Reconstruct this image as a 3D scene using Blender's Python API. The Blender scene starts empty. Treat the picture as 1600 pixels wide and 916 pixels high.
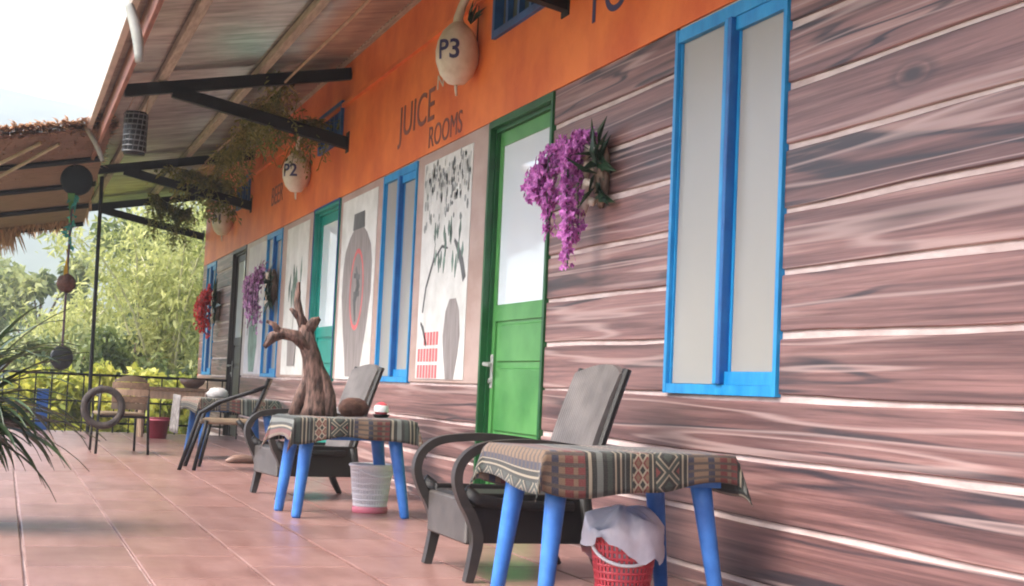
import bpy, bmesh, math, random
from mathutils import Vector, Matrix
import numpy as np
C = bpy.context
S = C.scene
col = S.collection
R = random.Random(7)
rad = math.radians

# ------------------------------------------------------------------ camera
cam_d = bpy.data.cameras.new('camera')
cam = bpy.data.objects.new('camera', cam_d)
col.objects.link(cam)
AX = ((0.940634702595308, -0.06493249536464371, 0.33315180821835116),
      (-0.3364441863150332, -0.04866802695123122, 0.9404449652411829),
      (0.04485159716500349, 0.9967021592222998, 0.067624995625534))
mw = Matrix(((AX[0][0], AX[0][1], -AX[0][2], -2.39),
             (AX[1][0], AX[1][1], -AX[1][2], 0.0),
             (AX[2][0], AX[2][1], -AX[2][2], 0.66),
             (0, 0, 0, 1)))
cam.matrix_world = mw
cam_d.lens = 50.0
cam_d.sensor_width = 36.0
cam_d.clip_start = 0.05
cam_d.clip_end = 4000
S.camera = cam
S.render.resolution_x, S.render.resolution_y = 1024, 586

# ------------------------------------------------------------------ world, sun, exposure
w = bpy.data.worlds.new('World')
S.world = w
w.use_nodes = True
wn = w.node_tree
bg = wn.nodes['Background']
sky = wn.nodes.new('ShaderNodeTexSky')
sky.sky_type = 'NISHITA'
sky.sun_disc = False
SUN_EL, SUN_AZ = 50.0, -100.0     # azimuth from +Y towards +X (deg)
sky.sun_elevation = rad(SUN_EL)
sky.sun_rotation = rad(SUN_AZ)
sky.air_density = 1.0
sky.dust_density = 3.0
sky.ozone_density = 1.0
wn.links.new(sky.outputs['Color'], bg.inputs['Color'])
bg.inputs['Strength'].default_value = 0.15
sd = bpy.data.lights.new('sun', 'SUN')
sd.energy = 1.5
sd.angle = rad(40)
sd.color = (1.0, 0.95, 0.86)
sun = bpy.data.objects.new('sun', sd)
col.objects.link(sun)
az, el = rad(SUN_AZ), rad(SUN_EL)
tosun = Vector((math.sin(az) * math.cos(el), math.cos(az) * math.cos(el), math.sin(el)))
sun.rotation_euler = tosun.to_track_quat('Z', 'Y').to_euler()
S.view_settings.view_transform = 'Standard'
S.view_settings.look = 'None'
S.view_settings.gamma = 1
S.view_settings.exposure = 2.40
S.cycles.filter_width = 2.0
S.cycles.max_bounces = 10
S.cycles.diffuse_bounces = 6
S.cycles.volume_bounces = 0

# ------------------------------------------------------------------ materials
def new_mat(name):
    m = bpy.data.materials.new(name)
    m.use_nodes = True
    nt = m.node_tree
    return m, nt, nt.nodes['Principled BSDF']

def N(nt, typ, **kw):
    n = nt.nodes.new(typ)
    for k, v in kw.items():
        if k.startswith('i_'):
            n.inputs[k[2:].replace('_', ' ')].default_value = v
        else:
            setattr(n, k, v)
    return n

def ramp(nt, stops, interp='LINEAR'):
    n = nt.nodes.new('ShaderNodeValToRGB')
    cr = n.color_ramp
    cr.interpolation = interp
    while len(cr.elements) < len(stops):
        cr.elements.new(0.5)
    for e, (p, c) in zip(cr.elements, stops):
        e.position = p
        e.color = (c[0], c[1], c[2], 1)
    return n

def mat(name, c, rough=0.6, metal=0.0, var=0.18, scale=6.0, c2=None, bump=0.0, bscale=60, spec=0.5, stretch=(1, 1, 1), rnd=0.0, lo=0.35, hi=0.65):
    m, nt, b = new_mat(name)
    tc = N(nt, 'ShaderNodeTexCoord')
    mp = N(nt, 'ShaderNodeMapping')
    mp.inputs['Scale'].default_value = stretch
    nt.links.new(tc.outputs['Object'], mp.inputs['Vector'])
    oi = N(nt, 'ShaderNodeObjectInfo')
    va = N(nt, 'ShaderNodeVectorMath', operation='ADD')
    sc = N(nt, 'ShaderNodeVectorMath', operation='SCALE')
    sc.inputs[3].default_value = 37.0
    nt.links.new(oi.outputs['Random'], sc.inputs[0])
    nt.links.new(mp.outputs[0], va.inputs[0])
    nt.links.new(sc.outputs[0], va.inputs[1])
    nz = N(nt, 'ShaderNodeTexNoise')
    nz.inputs['Scale'].default_value = scale
    nz.inputs['Detail'].default_value = 5
    nz.inputs['Roughness'].default_value = 0.6
    nt.links.new(va.outputs[0], nz.inputs['Vector'])
    if c2 is None:
        c2 = tuple(min(1, x * (1 + var)) for x in c)
        c1 = tuple(x * (1 - var) for x in c)
    else:
        c1 = c
    rp = ramp(nt, [(lo, c1), (hi, c2)])
    nt.links.new(nz.outputs['Fac'], rp.inputs['Fac'])
    out = rp.outputs['Color']
    if rnd > 0:
        hs = N(nt, 'ShaderNodeHueSaturation')
        mr = N(nt, 'ShaderNodeMapRange')
        mr.inputs['To Min'].default_value = 1 - rnd
        mr.inputs['To Max'].default_value = 1 + rnd
        nt.links.new(oi.outputs['Random'], mr.inputs['Value'])
        nt.links.new(mr.outputs[0], hs.inputs['Value'])
        nt.links.new(out, hs.inputs['Color'])
        out = hs.outputs['Color']
    nt.links.new(out, b.inputs['Base Color'])
    b.inputs['Roughness'].default_value = rough
    b.inputs['Metallic'].default_value = metal
    b.inputs['Specular IOR Level'].default_value = spec
    if bump > 0:
        nb = N(nt, 'ShaderNodeTexNoise')
        nb.inputs['Scale'].default_value = bscale
        nb.inputs['Detail'].default_value = 4
        nt.links.new(va.outputs[0], nb.inputs['Vector'])
        bp = N(nt, 'ShaderNodeBump')
        bp.inputs['Strength'].default_value = bump
        bp.inputs['Distance'].default_value = 0.01
        nt.links.new(nb.outputs['Fac'], bp.inputs['Height'])
        nt.links.new(bp.outputs[0], b.inputs['Normal'])
    return m

def leaf_mat(name, c, c2, trans=0.35, rough=0.5, scale=3.0):
    m, nt, b = new_mat(name)
    geo = N(nt, 'ShaderNodeNewGeometry')
    nz = N(nt, 'ShaderNodeTexNoise')
    nz.inputs['Scale'].default_value = scale
    nt.links.new(geo.outputs['Position'], nz.inputs['Vector'])
    ad = N(nt, 'ShaderNodeMath', operation='MULTIPLY_ADD')
    ad.inputs[1].default_value = 0.5
    nt.links.new(geo.outputs['Random Per Island'], ad.inputs[0])
    sb = N(nt, 'ShaderNodeMath', operation='SUBTRACT')
    sb.inputs[1].default_value = 0.25
    nt.links.new(nz.outputs['Fac'], sb.inputs[0])
    nt.links.new(sb.outputs[0], ad.inputs[2])
    rp = ramp(nt, [(0.2, c), (0.8, c2)])
    nt.links.new(ad.outputs[0], rp.inputs['Fac'])
    nt.links.new(rp.outputs['Color'], b.inputs['Base Color'])
    b.inputs['Roughness'].default_value = rough
    tr = N(nt, 'ShaderNodeBsdfTranslucent')
    nt.links.new(rp.outputs['Color'], tr.inputs['Color'])
    mx = N(nt, 'ShaderNodeMixShader')
    mx.inputs[0].default_value = trans
    nt.links.new(b.outputs[0], mx.inputs[1])
    nt.links.new(tr.outputs[0], mx.inputs[2])
    nt.links.new(mx.outputs[0], nt.nodes['Material Output'].inputs['Surface'])
    return m

def plank_mat():
    """Painted wood-grain: mauve ground, long flowing darker bands, a few near-black wavy streaks with knots."""
    m, nt, b = new_mat('painted_wood_grain')
    L = nt.links.new
    tc = N(nt, 'ShaderNodeTexCoord')
    oi = N(nt, 'ShaderNodeObjectInfo')
    sc = N(nt, 'ShaderNodeVectorMath', operation='SCALE'); sc.inputs[3].default_value = 53.0
    L(oi.outputs['Random'], sc.inputs[0])
    def coords(sy, sz):
        mp = N(nt, 'ShaderNodeMapping'); mp.inputs['Scale'].default_value = (1, sy, sz)
        L(tc.outputs['Object'], mp.inputs['Vector'])
        a = N(nt, 'ShaderNodeVectorMath', operation='ADD')
        L(mp.outputs[0], a.inputs[0]); L(sc.outputs[0], a.inputs[1])
        return a.outputs[0]
    def noise(v, s, d=4, dist=0.0, r=0.55):
        n = N(nt, 'ShaderNodeTexNoise')
        n.inputs['Scale'].default_value = s; n.inputs['Detail'].default_value = d
        n.inputs['Distortion'].default_value = dist; n.inputs['Roughness'].default_value = r
        L(v, n.inputs['Vector']); return n.outputs['Fac']
    n1 = noise(coords(0.45, 17.0), 1.0, 6, 0.35, 0.66)
    base = ramp(nt, [(0.31, (0.078, 0.046, 0.044)), (0.42, (0.175, 0.094, 0.088)), (0.55, (0.272, 0.146, 0.132)), (0.70, (0.41, 0.268, 0.235))])
    L(n1, base.inputs['Fac'])
    n2 = noise(coords(1.1, 75.0), 1.0, 4, 0.25, 0.65)
    fine = ramp(nt, [(0.34, (0.50, 0.46, 0.47)), (0.58, (1.06, 1.04, 1.03))])
    L(n2, fine.inputs['Fac'])
    mul0 = N(nt, 'ShaderNodeMixRGB', blend_type='MULTIPLY'); mul0.inputs['Fac'].default_value = 0.75
    L(base.outputs['Color'], mul0.inputs['Color1']); L(fine.outputs['Color'], mul0.inputs['Color2'])
    n6 = noise(coords(0.30, 6.5), 1.0, 3, 0.3, 0.5)
    broad = ramp(nt, [(0.36, (0.44, 0.41, 0.43)), (0.50, (1.0, 0.98, 0.97)), (0.64, (1.05, 1.05, 1.06))])
    L(n6, broad.inputs['Fac'])
    mul = N(nt, 'ShaderNodeMixRGB', blend_type='MULTIPLY'); mul.inputs['Fac'].default_value = 0.85
    L(mul0.outputs['Color'], mul.inputs['Color1']); L(broad.outputs['Color'], mul.inputs['Color2'])
    n3 = noise(coords(0.34, 5.2), 1.0, 3, 0.5, 0.42)
    s1 = N(nt, 'ShaderNodeMath', operation='SUBTRACT'); s1.inputs[1].default_value = 0.46; L(n3, s1.inputs[0])
    s2 = N(nt, 'ShaderNodeMath', operation='ABSOLUTE'); L(s1.outputs[0], s2.inputs[0])
    st = ramp(nt, [(0.007, (1, 1, 1)), (0.022, (0, 0, 0))]); L(s2.outputs[0], st.inputs['Fac'])
    n4 = noise(coords(0.5, 1.7), 1.0, 2)
    gate = ramp(nt, [(0.40, (0, 0, 0)), (0.52, (0.95, 0.95, 0.95))]); L(n4, gate.inputs['Fac'])
    g = N(nt, 'ShaderNodeMath', operation='MULTIPLY'); L(st.outputs['Color'], g.inputs[0]); L(gate.outputs['Color'], g.inputs[1])
    n5 = noise(coords(2.2, 60.0), 1.0, 3)
    jag = ramp(nt, [(0.30, (0.55, 0.55, 0.55)), (0.5, (1, 1, 1))]); L(n5, jag.inputs['Fac'])
    g2 = N(nt, 'ShaderNodeMath', operation='MULTIPLY'); L(g.outputs[0], g2.inputs[0]); L(jag.outputs['Color'], g2.inputs[1])
    mx = N(nt, 'ShaderNodeMixRGB'); mx.inputs['Color2'].default_value = (0.035, 0.028, 0.034, 1)
    L(g2.outputs[0], mx.inputs['Fac']); L(mul.outputs['Color'], mx.inputs['Color1'])
    # pale soft lines inside a board
    n7 = noise(coords(0.22, 8.0), 1.0, 2, 0.2)
    p1 = N(nt, 'ShaderNodeMath', operation='SUBTRACT'); p1.inputs[1].default_value = 0.53; L(n7, p1.inputs[0])
    p2 = N(nt, 'ShaderNodeMath', operation='ABSOLUTE'); L(p1.outputs[0], p2.inputs[0])
    pl_ = ramp(nt, [(0.003, (.55, .55, .55)), (0.022, (0, 0, 0))]); L(p2.outputs[0], pl_.inputs['Fac'])
    mp2 = N(nt, 'ShaderNodeMixRGB'); mp2.inputs['Color2'].default_value = (0.50, 0.355, 0.32, 1)
    L(pl_.outputs['Color'], mp2.inputs['Fac']); L(mx.outputs['Color'], mp2.inputs['Color1'])
    # knots
    vo = N(nt, 'ShaderNodeTexVoronoi'); vo.inputs['Scale'].default_value = 1.0
    L(coords(1.05, 2.6), vo.inputs['Vector'])
    kn = ramp(nt, [(0.045, (.92, .92, .92)), (0.085, (0, 0, 0)), (0.10, (.45, .45, .45)), (0.15, (0, 0, 0))]); L(vo.outputs['Distance'], kn.inputs['Fac'])
    mk = N(nt, 'ShaderNodeMixRGB'); mk.inputs['Color2'].default_value = (0.04, 0.032, 0.035, 1)
    L(kn.outputs['Color'], mk.inputs['Fac']); L(mp2.outputs['Color'], mk.inputs['Color1'])
    L(mk.outputs['Color'], b.inputs['Base Color'])
    b.inputs['Roughness'].default_value = 0.42
    bp = N(nt, 'ShaderNodeBump'); bp.inputs['Strength'].default_value = 0.12; bp.inputs['Distance'].default_value = 0.004
    L(n2, bp.inputs['Height']); L(bp.outputs[0], b.inputs['Normal'])
    return m

def cloth_mat():
    """Hand-woven cloth: cross bands of dark green, black, cream and maroon with diamonds, zigzags and dashes (UV u runs along the table)."""
    m, nt, b = new_mat('woven_ethnic_cloth')
    L = nt.links.new
    uv = N(nt, 'ShaderNodeTexCoord')
    sp = N(nt, 'ShaderNodeSeparateXYZ'); L(uv.outputs['UV'], sp.inputs[0])
    def M(op, a, bb=None, cc=None):
        n = N(nt, 'ShaderNodeMath', operation=op)
        for i, v in enumerate((a, bb, cc)):
            if v is None: continue
            if isinstance(v, (int, float)): n.inputs[i].default_value = v
            else: L(v, n.inputs[i])
        return n.outputs[0]
    u, v = sp.outputs[0], sp.outputs[1]           # metres
    rep = M('FRACT', M('MULTIPLY', u, 1 / 0.54))
    k = (0.006, 0.008, 0.0075); dg = (0.022, 0.032, 0.027); cr = (0.23, 0.195, 0.14); mr = (0.11, 0.018, 0.017); gr = (0.10, 0.11, 0.10); tn = (0.13, 0.08, 0.048); nv = (0.018, 0.02, 0.04)
    stops = [(0, dg), (.035, k), (.05, cr), (.06, k), (.085, cr), (.095, k), (.115, gr), (.125, k), (.15, cr), (.16, dg), (.17, tn), (.27, k), (.29, cr), (.30, k),
             (.315, dg), (.47, k), (.485, cr), (.50, k), (.52, cr), (.53, nv), (.57, tn), (.66, nv), (.70, tn), (.74, mr), (.79, tn), (.82, mr), (.86, k), (.88, cr), (.90, k), (.93, gr), (.97, k)]
    band = ramp(nt, stops, 'CONSTANT'); L(rep, band.inputs['Fac'])
    # diamonds
    def dia(pu, pv):
        a = M('ABSOLUTE', M('SUBTRACT', M('FRACT', M('MULTIPLY', u, 1 / pu)), 0.5))
        c = M('ABSOLUTE', M('SUBTRACT', M('FRACT', M('MULTIPLY', v, 1 / pv)), 0.5))
        return M('ADD', a, c)
    d1 = dia(0.54 * 0.155, 0.09)
    r1 = ramp(nt, [(0, mr), (.16, k), (.30, cr), (.38, dg), (.56, cr), (.64, k), (.80, dg)], 'CONSTANT'); L(d1, r1.inputs['Fac'])
    inb1 = M('MULTIPLY', M('GREATER_THAN', rep, .315), M('LESS_THAN', rep, .47))
    mxa = N(nt, 'ShaderNodeMixRGB'); L(inb1, mxa.inputs['Fac']); L(band.outputs['Color'], mxa.inputs['Color1']); L(r1.outputs['Color'], mxa.inputs['Color2'])
    d2 = dia(0.031, 0.042)
    r2 = ramp(nt, [(0, k), (.30, cr), (.52, mr), (.72, tn)], 'CONSTANT'); L(d2, r2.inputs['Fac'])
    inb2 = M('MULTIPLY', M('GREATER_THAN', rep, .17), M('LESS_THAN', rep, .27))
    mxb = N(nt, 'ShaderNodeMixRGB'); L(inb2, mxb.inputs['Fac']); L(mxa.outputs['Color'], mxb.inputs['Color1']); L(r2.outputs['Color'], mxb.inputs['Color2'])
    inb3 = M('MULTIPLY', M('GREATER_THAN', rep, .53), M('LESS_THAN', rep, .86))
    da = M('GREATER_THAN', M('FRACT', M('MULTIPLY', v, 1 / 0.028)), 0.62)
    r3f = M('MULTIPLY', inb3, da)
    mxc = N(nt, 'ShaderNodeMixRGB'); L(r3f, mxc.inputs['Fac']); L(mxb.outputs['Color'], mxc.inputs['Color1']); mxc.inputs['Color2'].default_value = (0.05, 0.035, 0.03, 1)
    # weave threads + fade
    wv = M('MULTIPLY', M('ADD', M('SINE', M('MULTIPLY', u, 1500)), M('SINE', M('MULTIPLY', v, 1200))), 0.25)
    nz = N(nt, 'ShaderNodeTexNoise'); nz.inputs['Scale'].default_value = 260; nz.inputs['Detail'].default_value = 2
    L(uv.outputs['UV'], nz.inputs['Vector'])
    fade = N(nt, 'ShaderNodeMixRGB'); fade.inputs['Color2'].default_value = (0.24, 0.21, 0.17, 1)
    ff = M('MULTIPLY_ADD', nz.outputs['Fac'], 0.35, -0.12)
    L(ff, fade.inputs['Fac']); L(mxc.outputs['Color'], fade.inputs['Color1'])
    L(fade.outputs['Color'], b.inputs['Base Color'])
    b.inputs['Roughness'].default_value = 0.9
    b.inputs['Sheen Weight'].default_value = 0.15
    bp = N(nt, 'ShaderNodeBump'); bp.inputs['Strength'].default_value = 0.3; bp.inputs['Distance'].default_value = 0.002
    L(wv, bp.inputs['Height']); L(bp.outputs[0], b.inputs['Normal'])
    return m

def rattan_mat(name, c1, c2, rough=0.32, s=70):
    m, nt, b = new_mat(name)
    L = nt.links.new
    tc = N(nt, 'ShaderNodeTexCoord')
    w1 = N(nt, 'ShaderNodeTexWave', bands_direction='Z'); w1.inputs['Scale'].default_value = s; w1.inputs['Distortion'].default_value = 1.0
    w2 = N(nt, 'ShaderNodeTexWave', bands_direction='Y'); w2.inputs['Scale'].default_value = s * .35; w2.inputs['Distortion'].default_value = 1.5
    nz = N(nt, 'ShaderNodeTexNoise'); nz.inputs['Scale'].default_value = 9; nz.inputs['Detail'].default_value = 4
    for n in (w1, w2, nz): L(tc.outputs['Object'], n.inputs['Vector'])
    ad = N(nt, 'ShaderNodeMath', operation='MULTIPLY_ADD'); ad.inputs[1].default_value = .35
    L(w1.outputs['Fac'], ad.inputs[0]); L(nz.outputs['Fac'], ad.inputs[2])
    rp = ramp(nt, [(.3, c1), (.95, c2)]); L(ad.outputs[0], rp.inputs['Fac'])
    L(rp.outputs['Color'], b.inputs['Base Color'])
    b.inputs['Roughness'].default_value = rough
    mu = N(nt, 'ShaderNodeMath', operation='ADD'); L(w1.outputs['Fac'], mu.inputs[0]); L(w2.outputs['Fac'], mu.inputs[1])
    bp = N(nt, 'ShaderNodeBump'); bp.inputs['Strength'].default_value = .35; bp.inputs['Distance'].default_value = .004
    L(mu.outputs[0], bp.inputs['Height']); L(bp.outputs[0], b.inputs['Normal'])
    return m

MT = {}
MT['plank'] = plank_mat()
MT['seam'] = mat('pale_seam_paint', (0.46, 0.34, 0.31), .7, scale=7, c2=(0.64, 0.52, 0.48), stretch=(1, .8, 3))
MT['orange'] = mat('orange_wall_paint', (0.64, 0.105, 0.012), .5, scale=2.2, c2=(0.84, 0.205, 0.038), bump=.12, bscale=25)
MT['panelwall'] = mat('mauve_tan_paint', (0.36, 0.235, 0.19), .5, scale=2.2, c2=(0.46, 0.33, 0.285), stretch=(1, 1, 2))
MT['panelgrey'] = mat('pale_mauve_paint', (0.44, 0.36, 0.36), .5, scale=2.2, c2=(0.56, 0.49, 0.46), stretch=(1, 1, 2))
MT['inner'] = mat('dark_interior', (0.10, 0.09, 0.085), .8)
MT['blue'] = mat('bright_blue_gloss_paint', (0.004, 0.19, 0.47), .38, scale=9, c2=(0.025, 0.31, 0.62), stretch=(1, 1, .5), lo=.3, hi=.7, bump=.25, bscale=35)
MT['blue_shade'] = mat('shaded_blue_paint', (0.003, 0.085, 0.30), .4, scale=9, c2=(0.008, 0.13, 0.38), bump=.2, bscale=35)  # darker copy of the window blue, shade put into the colour
MT['blue_dk'] = mat('deep_blue_paint', (0.012, 0.06, 0.22), .4, var=.2)
MT['vent_blue'] = mat('faded_blue_paint', (0.02, 0.09, 0.27), .5, var=.3)
MT['green'] = mat('green_gloss_paint', (0.05, 0.21, 0.048), .35, scale=3, c2=(0.10, 0.31, 0.085), bump=.05)
MT['green_dk'] = mat('dark_green_gloss_paint', (0.008, 0.085, 0.022), .35, var=.25, bump=.05)
MT['teal'] = mat('teal_gloss_paint', (0.0, 0.19, 0.145), .35, scale=3, c2=(0.008, 0.29, 0.23))
MT['brown_dk'] = mat('dark_brown_paint', (0.035, 0.025, 0.02), .45, var=.25)
MT['canvas'] = mat('white_mural_ground', (0.55, 0.54, 0.50), .6, scale=5, c2=(0.70, 0.69, 0.65))
MT['canvas_lilac'] = mat('pale_lilac_mural_ground', (0.50, 0.48, 0.53), .6, scale=3, c2=(0.68, 0.66, 0.66))
MT['mgrey'] = mat('grey_brown_mural_paint', (0.20, 0.165, 0.155), .6, scale=4, c2=(0.30, 0.265, 0.25), stretch=(1, 8, 1))
MT['mgrey_dk'] = mat('dark_grey_mural_paint', (0.10, 0.10, 0.10), .6, var=.3)
MT['mfringe'] = mat('pale_grey_mural_paint', (0.27, 0.28, 0.27), .6, var=.3)
MT['mgreen'] = mat('grey_green_mural_paint', (0.13, 0.20, 0.16), .6, var=.35, rnd=.3)
MT['mred'] = mat('faded_red_mural_paint', (0.60, 0.13, 0.13), .6, var=.15)
MT['ink'] = mat('faded_ink_paint', (0.20, 0.065, 0.055), .6, var=.2)
MT['navy'] = mat('navy_lettering_paint', (0.035, 0.030, 0.10), .6, var=.2)
MT['black'] = mat('black_metal_paint', (0.005, 0.005, 0.0055), .45, var=.3, spec=.3)
MT['steel'] = mat('dark_steel_paint', (0.006, 0.0058, 0.0055), .55, var=.3, bump=.1, spec=.25)
MT['tile'] = mat('terracotta_floor_tile', (0.25, 0.122, 0.105), .32, scale=2.6, c2=(0.33, 0.175, 0.155), rnd=.07, bump=.02, bscale=40, stretch=(4, 1.0, 1))
def tile_mat():
    m, nt, b = new_mat('terracotta_floor_tile')
    L = nt.links.new
    geo = N(nt, 'ShaderNodeNewGeometry'); oi = N(nt, 'ShaderNodeObjectInfo')
    def noise(s, d, vec=None):
        n = N(nt, 'ShaderNodeTexNoise'); n.inputs['Scale'].default_value = s; n.inputs['Detail'].default_value = d; n.inputs['Roughness'].default_value = .65
        L(vec or geo.outputs['Position'], n.inputs['Vector']); return n.outputs['Fac']
    mp = N(nt, 'ShaderNodeMapping'); mp.inputs['Scale'].default_value = (9, 1.4, 1); L(geo.outputs['Position'], mp.inputs['Vector'])
    base = ramp(nt, [(.3, (0.185, 0.093, 0.078)), (.7, (0.268, 0.152, 0.133))]); L(noise(1.2, 5, mp.outputs[0]), base.inputs['Fac'])
    hs = N(nt, 'ShaderNodeHueSaturation'); mr = N(nt, 'ShaderNodeMapRange'); mr.inputs['To Min'].default_value = .90; mr.inputs['To Max'].default_value = 1.09
    L(oi.outputs['Random'], mr.inputs['Value']); L(mr.outputs[0], hs.inputs['Value']); L(base.outputs['Color'], hs.inputs['Color'])
    stn = ramp(nt, [(.36, (.58, .52, .50)), (.52, (1, 1, 1))]); L(noise(1.7, 7), stn.inputs['Fac'])
    mu = N(nt, 'ShaderNodeMixRGB', blend_type='MULTIPLY'); mu.inputs['Fac'].default_value = .42; L(hs.outputs['Color'], mu.inputs['Color1']); L(stn.outputs['Color'], mu.inputs['Color2'])
    spk = ramp(nt, [(.66, (0, 0, 0)), (.74, (1, 1, 1))]); L(noise(34, 3), spk.inputs['Fac'])
    mx = N(nt, 'ShaderNodeMixRGB'); mx.inputs['Color2'].default_value = (.12, .07, .06, 1); L(spk.outputs['Color'], mx.inputs['Fac']); L(mu.outputs['Color'], mx.inputs['Color1'])
    L(mx.outputs['Color'], b.inputs['Base Color'])
    ro = N(nt, 'ShaderNodeMapRange'); ro.inputs['To Min'].default_value = .22; ro.inputs['To Max'].default_value = .42; L(noise(5, 5), ro.inputs['Value']); L(ro.outputs[0], b.inputs['Roughness'])
    return m
MT['tile'] = tile_mat()
MT['grout'] = mat('pale_grout', (0.30, 0.20, 0.175), .85, scale=2.5, c2=(0.52, 0.39, 0.35))
MT['concrete'] = mat('grey_concrete', (0.26, 0.25, 0.24), .85, var=.2)
MT['blueplastic'] = mat('blue_plastic', (0.014, 0.095, 0.36), .42, scale=7, c2=(0.05, 0.21, 0.60), lo=.3, hi=.7, bump=.12, bscale=30)
MT['cloth'] = cloth_mat()
MT['rattan'] = rattan_mat('dark_woven_rattan', (0.06, 0.05, 0.046), (0.185, 0.163, 0.15), .34)
MT['rattan_blk'] = rattan_mat('black_woven_rattan', (0.004, 0.0038, 0.0038), (0.013, 0.011, 0.010), .42)
MT['rattan_apron'] = rattan_mat('brown_black_woven_apron', (0.025, 0.021, 0.019), (0.095, 0.082, 0.074), .36)
MT['rattan_arm'] = rattan_mat('black_brown_woven_band', (0.006, 0.0055, 0.005), (0.045, 0.038, 0.033), .36, s=90)
MT['rattan_tan'] = rattan_mat('tan_woven_rattan', (0.09, 0.058, 0.032), (0.22, 0.155, 0.095), .5, s=50)
MT['pinkplastic'] = mat('red_plastic', (0.52, 0.035, 0.055), .4, scale=4, c2=(0.62, 0.08, 0.095))
MT['liner'] = mat('thin_white_plastic_bag', (0.62, 0.58, 0.62), .3, scale=6, c2=(0.80, 0.77, 0.80))
MT['paleplastic'] = mat('pale_pink_plastic', (0.66, 0.59, 0.59), .4, scale=4, c2=(0.78, 0.73, 0.73))
MT['pinkring'] = mat('pink_plastic', (0.62, 0.16, 0.21), .4, var=.1)
MT['whiteplastic'] = mat('white_plastic', (0.72, 0.70, 0.69), .4, var=.06)
MT['gourd'] = mat('dried_gourd_skin', (0.56, 0.45, 0.34), .45, scale=7, c2=(0.74, 0.66, 0.55), bump=.06)
MT['bark'] = mat('weathered_bark', (0.085, 0.05, 0.033), .85, scale=9, c2=(0.27, 0.18, 0.13), stretch=(3, 3, .6), bump=.8, bscale=22)
MT['driftwood'] = mat('weathered_driftwood', (0.022, 0.011, 0.008), .8, scale=22, c2=(0.19, 0.105, 0.080), stretch=(3, 3, .7), bump=.8, bscale=20)
MT['bamboo'] = mat('dry_bamboo', (0.33, 0.26, 0.16), .55, scale=5, c2=(0.48, 0.40, 0.27), stretch=(1, 1, 1))
MT['culm'] = mat('pale_bamboo_culm', (0.26, 0.25, 0.12), .5, scale=4, c2=(0.46, 0.42, 0.25))
MT['thatch'] = None
MT['thatch_under'] = mat('woven_brown_mat', (0.17, 0.095, 0.065), .85, scale=10, c2=(0.30, 0.18, 0.125), stretch=(.6, 9, 1), bump=.4)
MT['roofmetal'] = mat('dull_corrugated_metal', (0.34, 0.34, 0.295), .26, metal=.65, scale=3.5, c2=(0.58, 0.58, 0.51), stretch=(.7, 6, 1), bump=.06, bscale=9, rnd=.14)
MT['rooftop'] = mat('pinkish_metal_roofing', (0.52, 0.42, 0.38), .45, var=.12)
MT['purlin'] = mat('tan_timber', (0.36, 0.30, 0.225), .7, var=.25, stretch=(8, .8, 8))
MT['fascia'] = mat('red_brown_timber', (0.25, 0.095, 0.065), .7, var=.3, stretch=(5, .6, 5))
MT['hook'] = mat('grey_galvanised_metal', (0.34, 0.34, 0.31), .5, var=.2)
MT['cord'] = mat('tan_cord', (0.36, 0.25, 0.16), .8)
MT['coconut'] = mat('brown_coconut_husk', (0.085, 0.035, 0.022), .9, var=.4, scale=20, bump=.8, bscale=60)
MT['pan'] = mat('grey_lacquered_disc', (0.022, 0.027, 0.029), .4, var=.4, scale=12, spec=.4)
MT['pan_dk'] = mat('black_lacquered_disc', (0.006, 0.010, 0.011), .65, var=.3, scale=12, spec=.2)
MT['tin'] = mat('dull_tin', (0.16, 0.16, 0.165), .45, metal=.5, var=.4, scale=20)
MT['yellow'] = mat('yellow_ribbon', (0.62, 0.38, 0.02), .6)
MT['turq'] = mat('turquoise_ribbon', (0.02, 0.25, 0.20), .6)
MT['ribgreen'] = mat('green_ribbon', (0.05, 0.20, 0.03), .6)
MT['purpledk'] = mat('dark_plum_paint', (0.06, 0.025, 0.04), .5)
MT['wood'] = mat('worn_wood', (0.20, 0.12, 0.07), .6, var=.3, stretch=(6, 1, 6))
MT['wood_pale'] = mat('pale_worn_wood', (0.38, 0.25, 0.16), .6, var=.25, stretch=(6, 6, 1))
MT['maroon'] = mat('maroon_plastic', (0.24, 0.02, 0.04), .4, var=.15)
MT['tyre'] = mat('dark_brown_woven_vine', (0.015, 0.010, 0.009), .8, scale=25, c2=(0.05, 0.035, 0.028), bump=.6, bscale=50)
MT['greycloth'] = mat('grey_cloth', (0.06, 0.055, 0.052), .9, scale=24, c2=(0.22, 0.20, 0.19))
MT['whitecloth'] = mat('pale_cloth', (0.42, 0.40, 0.39), .9, var=.25, scale=18)
MT['pot'] = mat('glazed_clay_pot', (0.17, 0.10, 0.075), .5, var=.3)
MT['orchid'] = leaf_mat('purple_orchid_petals', (0.24, 0.014, 0.21), (0.86, 0.30, 0.76), .25, scale=18)
MT['orchid_pink'] = leaf_mat('lilac_orchid_petals', (0.36, 0.10, 0.34), (0.72, 0.46, 0.66), .25, scale=18)
MT['redflower'] = leaf_mat('scarlet_petals', (0.50, 0.006, 0.008), (0.90, 0.04, 0.03), .2, scale=18)
MT['darkleaf'] = leaf_mat('dark_green_leaf', (0.012, 0.028, 0.016), (0.035, 0.075, 0.035), .1, .4)
MT['palmleaf'] = leaf_mat('long_arching_leaf', (0.006, 0.014, 0.007), (0.055, 0.095, 0.03), .15, .4, scale=5)
MT['vineleaf'] = leaf_mat('small_vine_leaf', (0.08, 0.10, 0.018), (0.34, 0.31, 0.08), .45)
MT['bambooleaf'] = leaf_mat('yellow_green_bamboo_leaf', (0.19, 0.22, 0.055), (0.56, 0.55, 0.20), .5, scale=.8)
MT['bushleaf'] = leaf_mat('bright_shrub_leaf', (0.22, 0.27, 0.03), (0.66, 0.60, 0.11), .5, scale=1.2)
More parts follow.
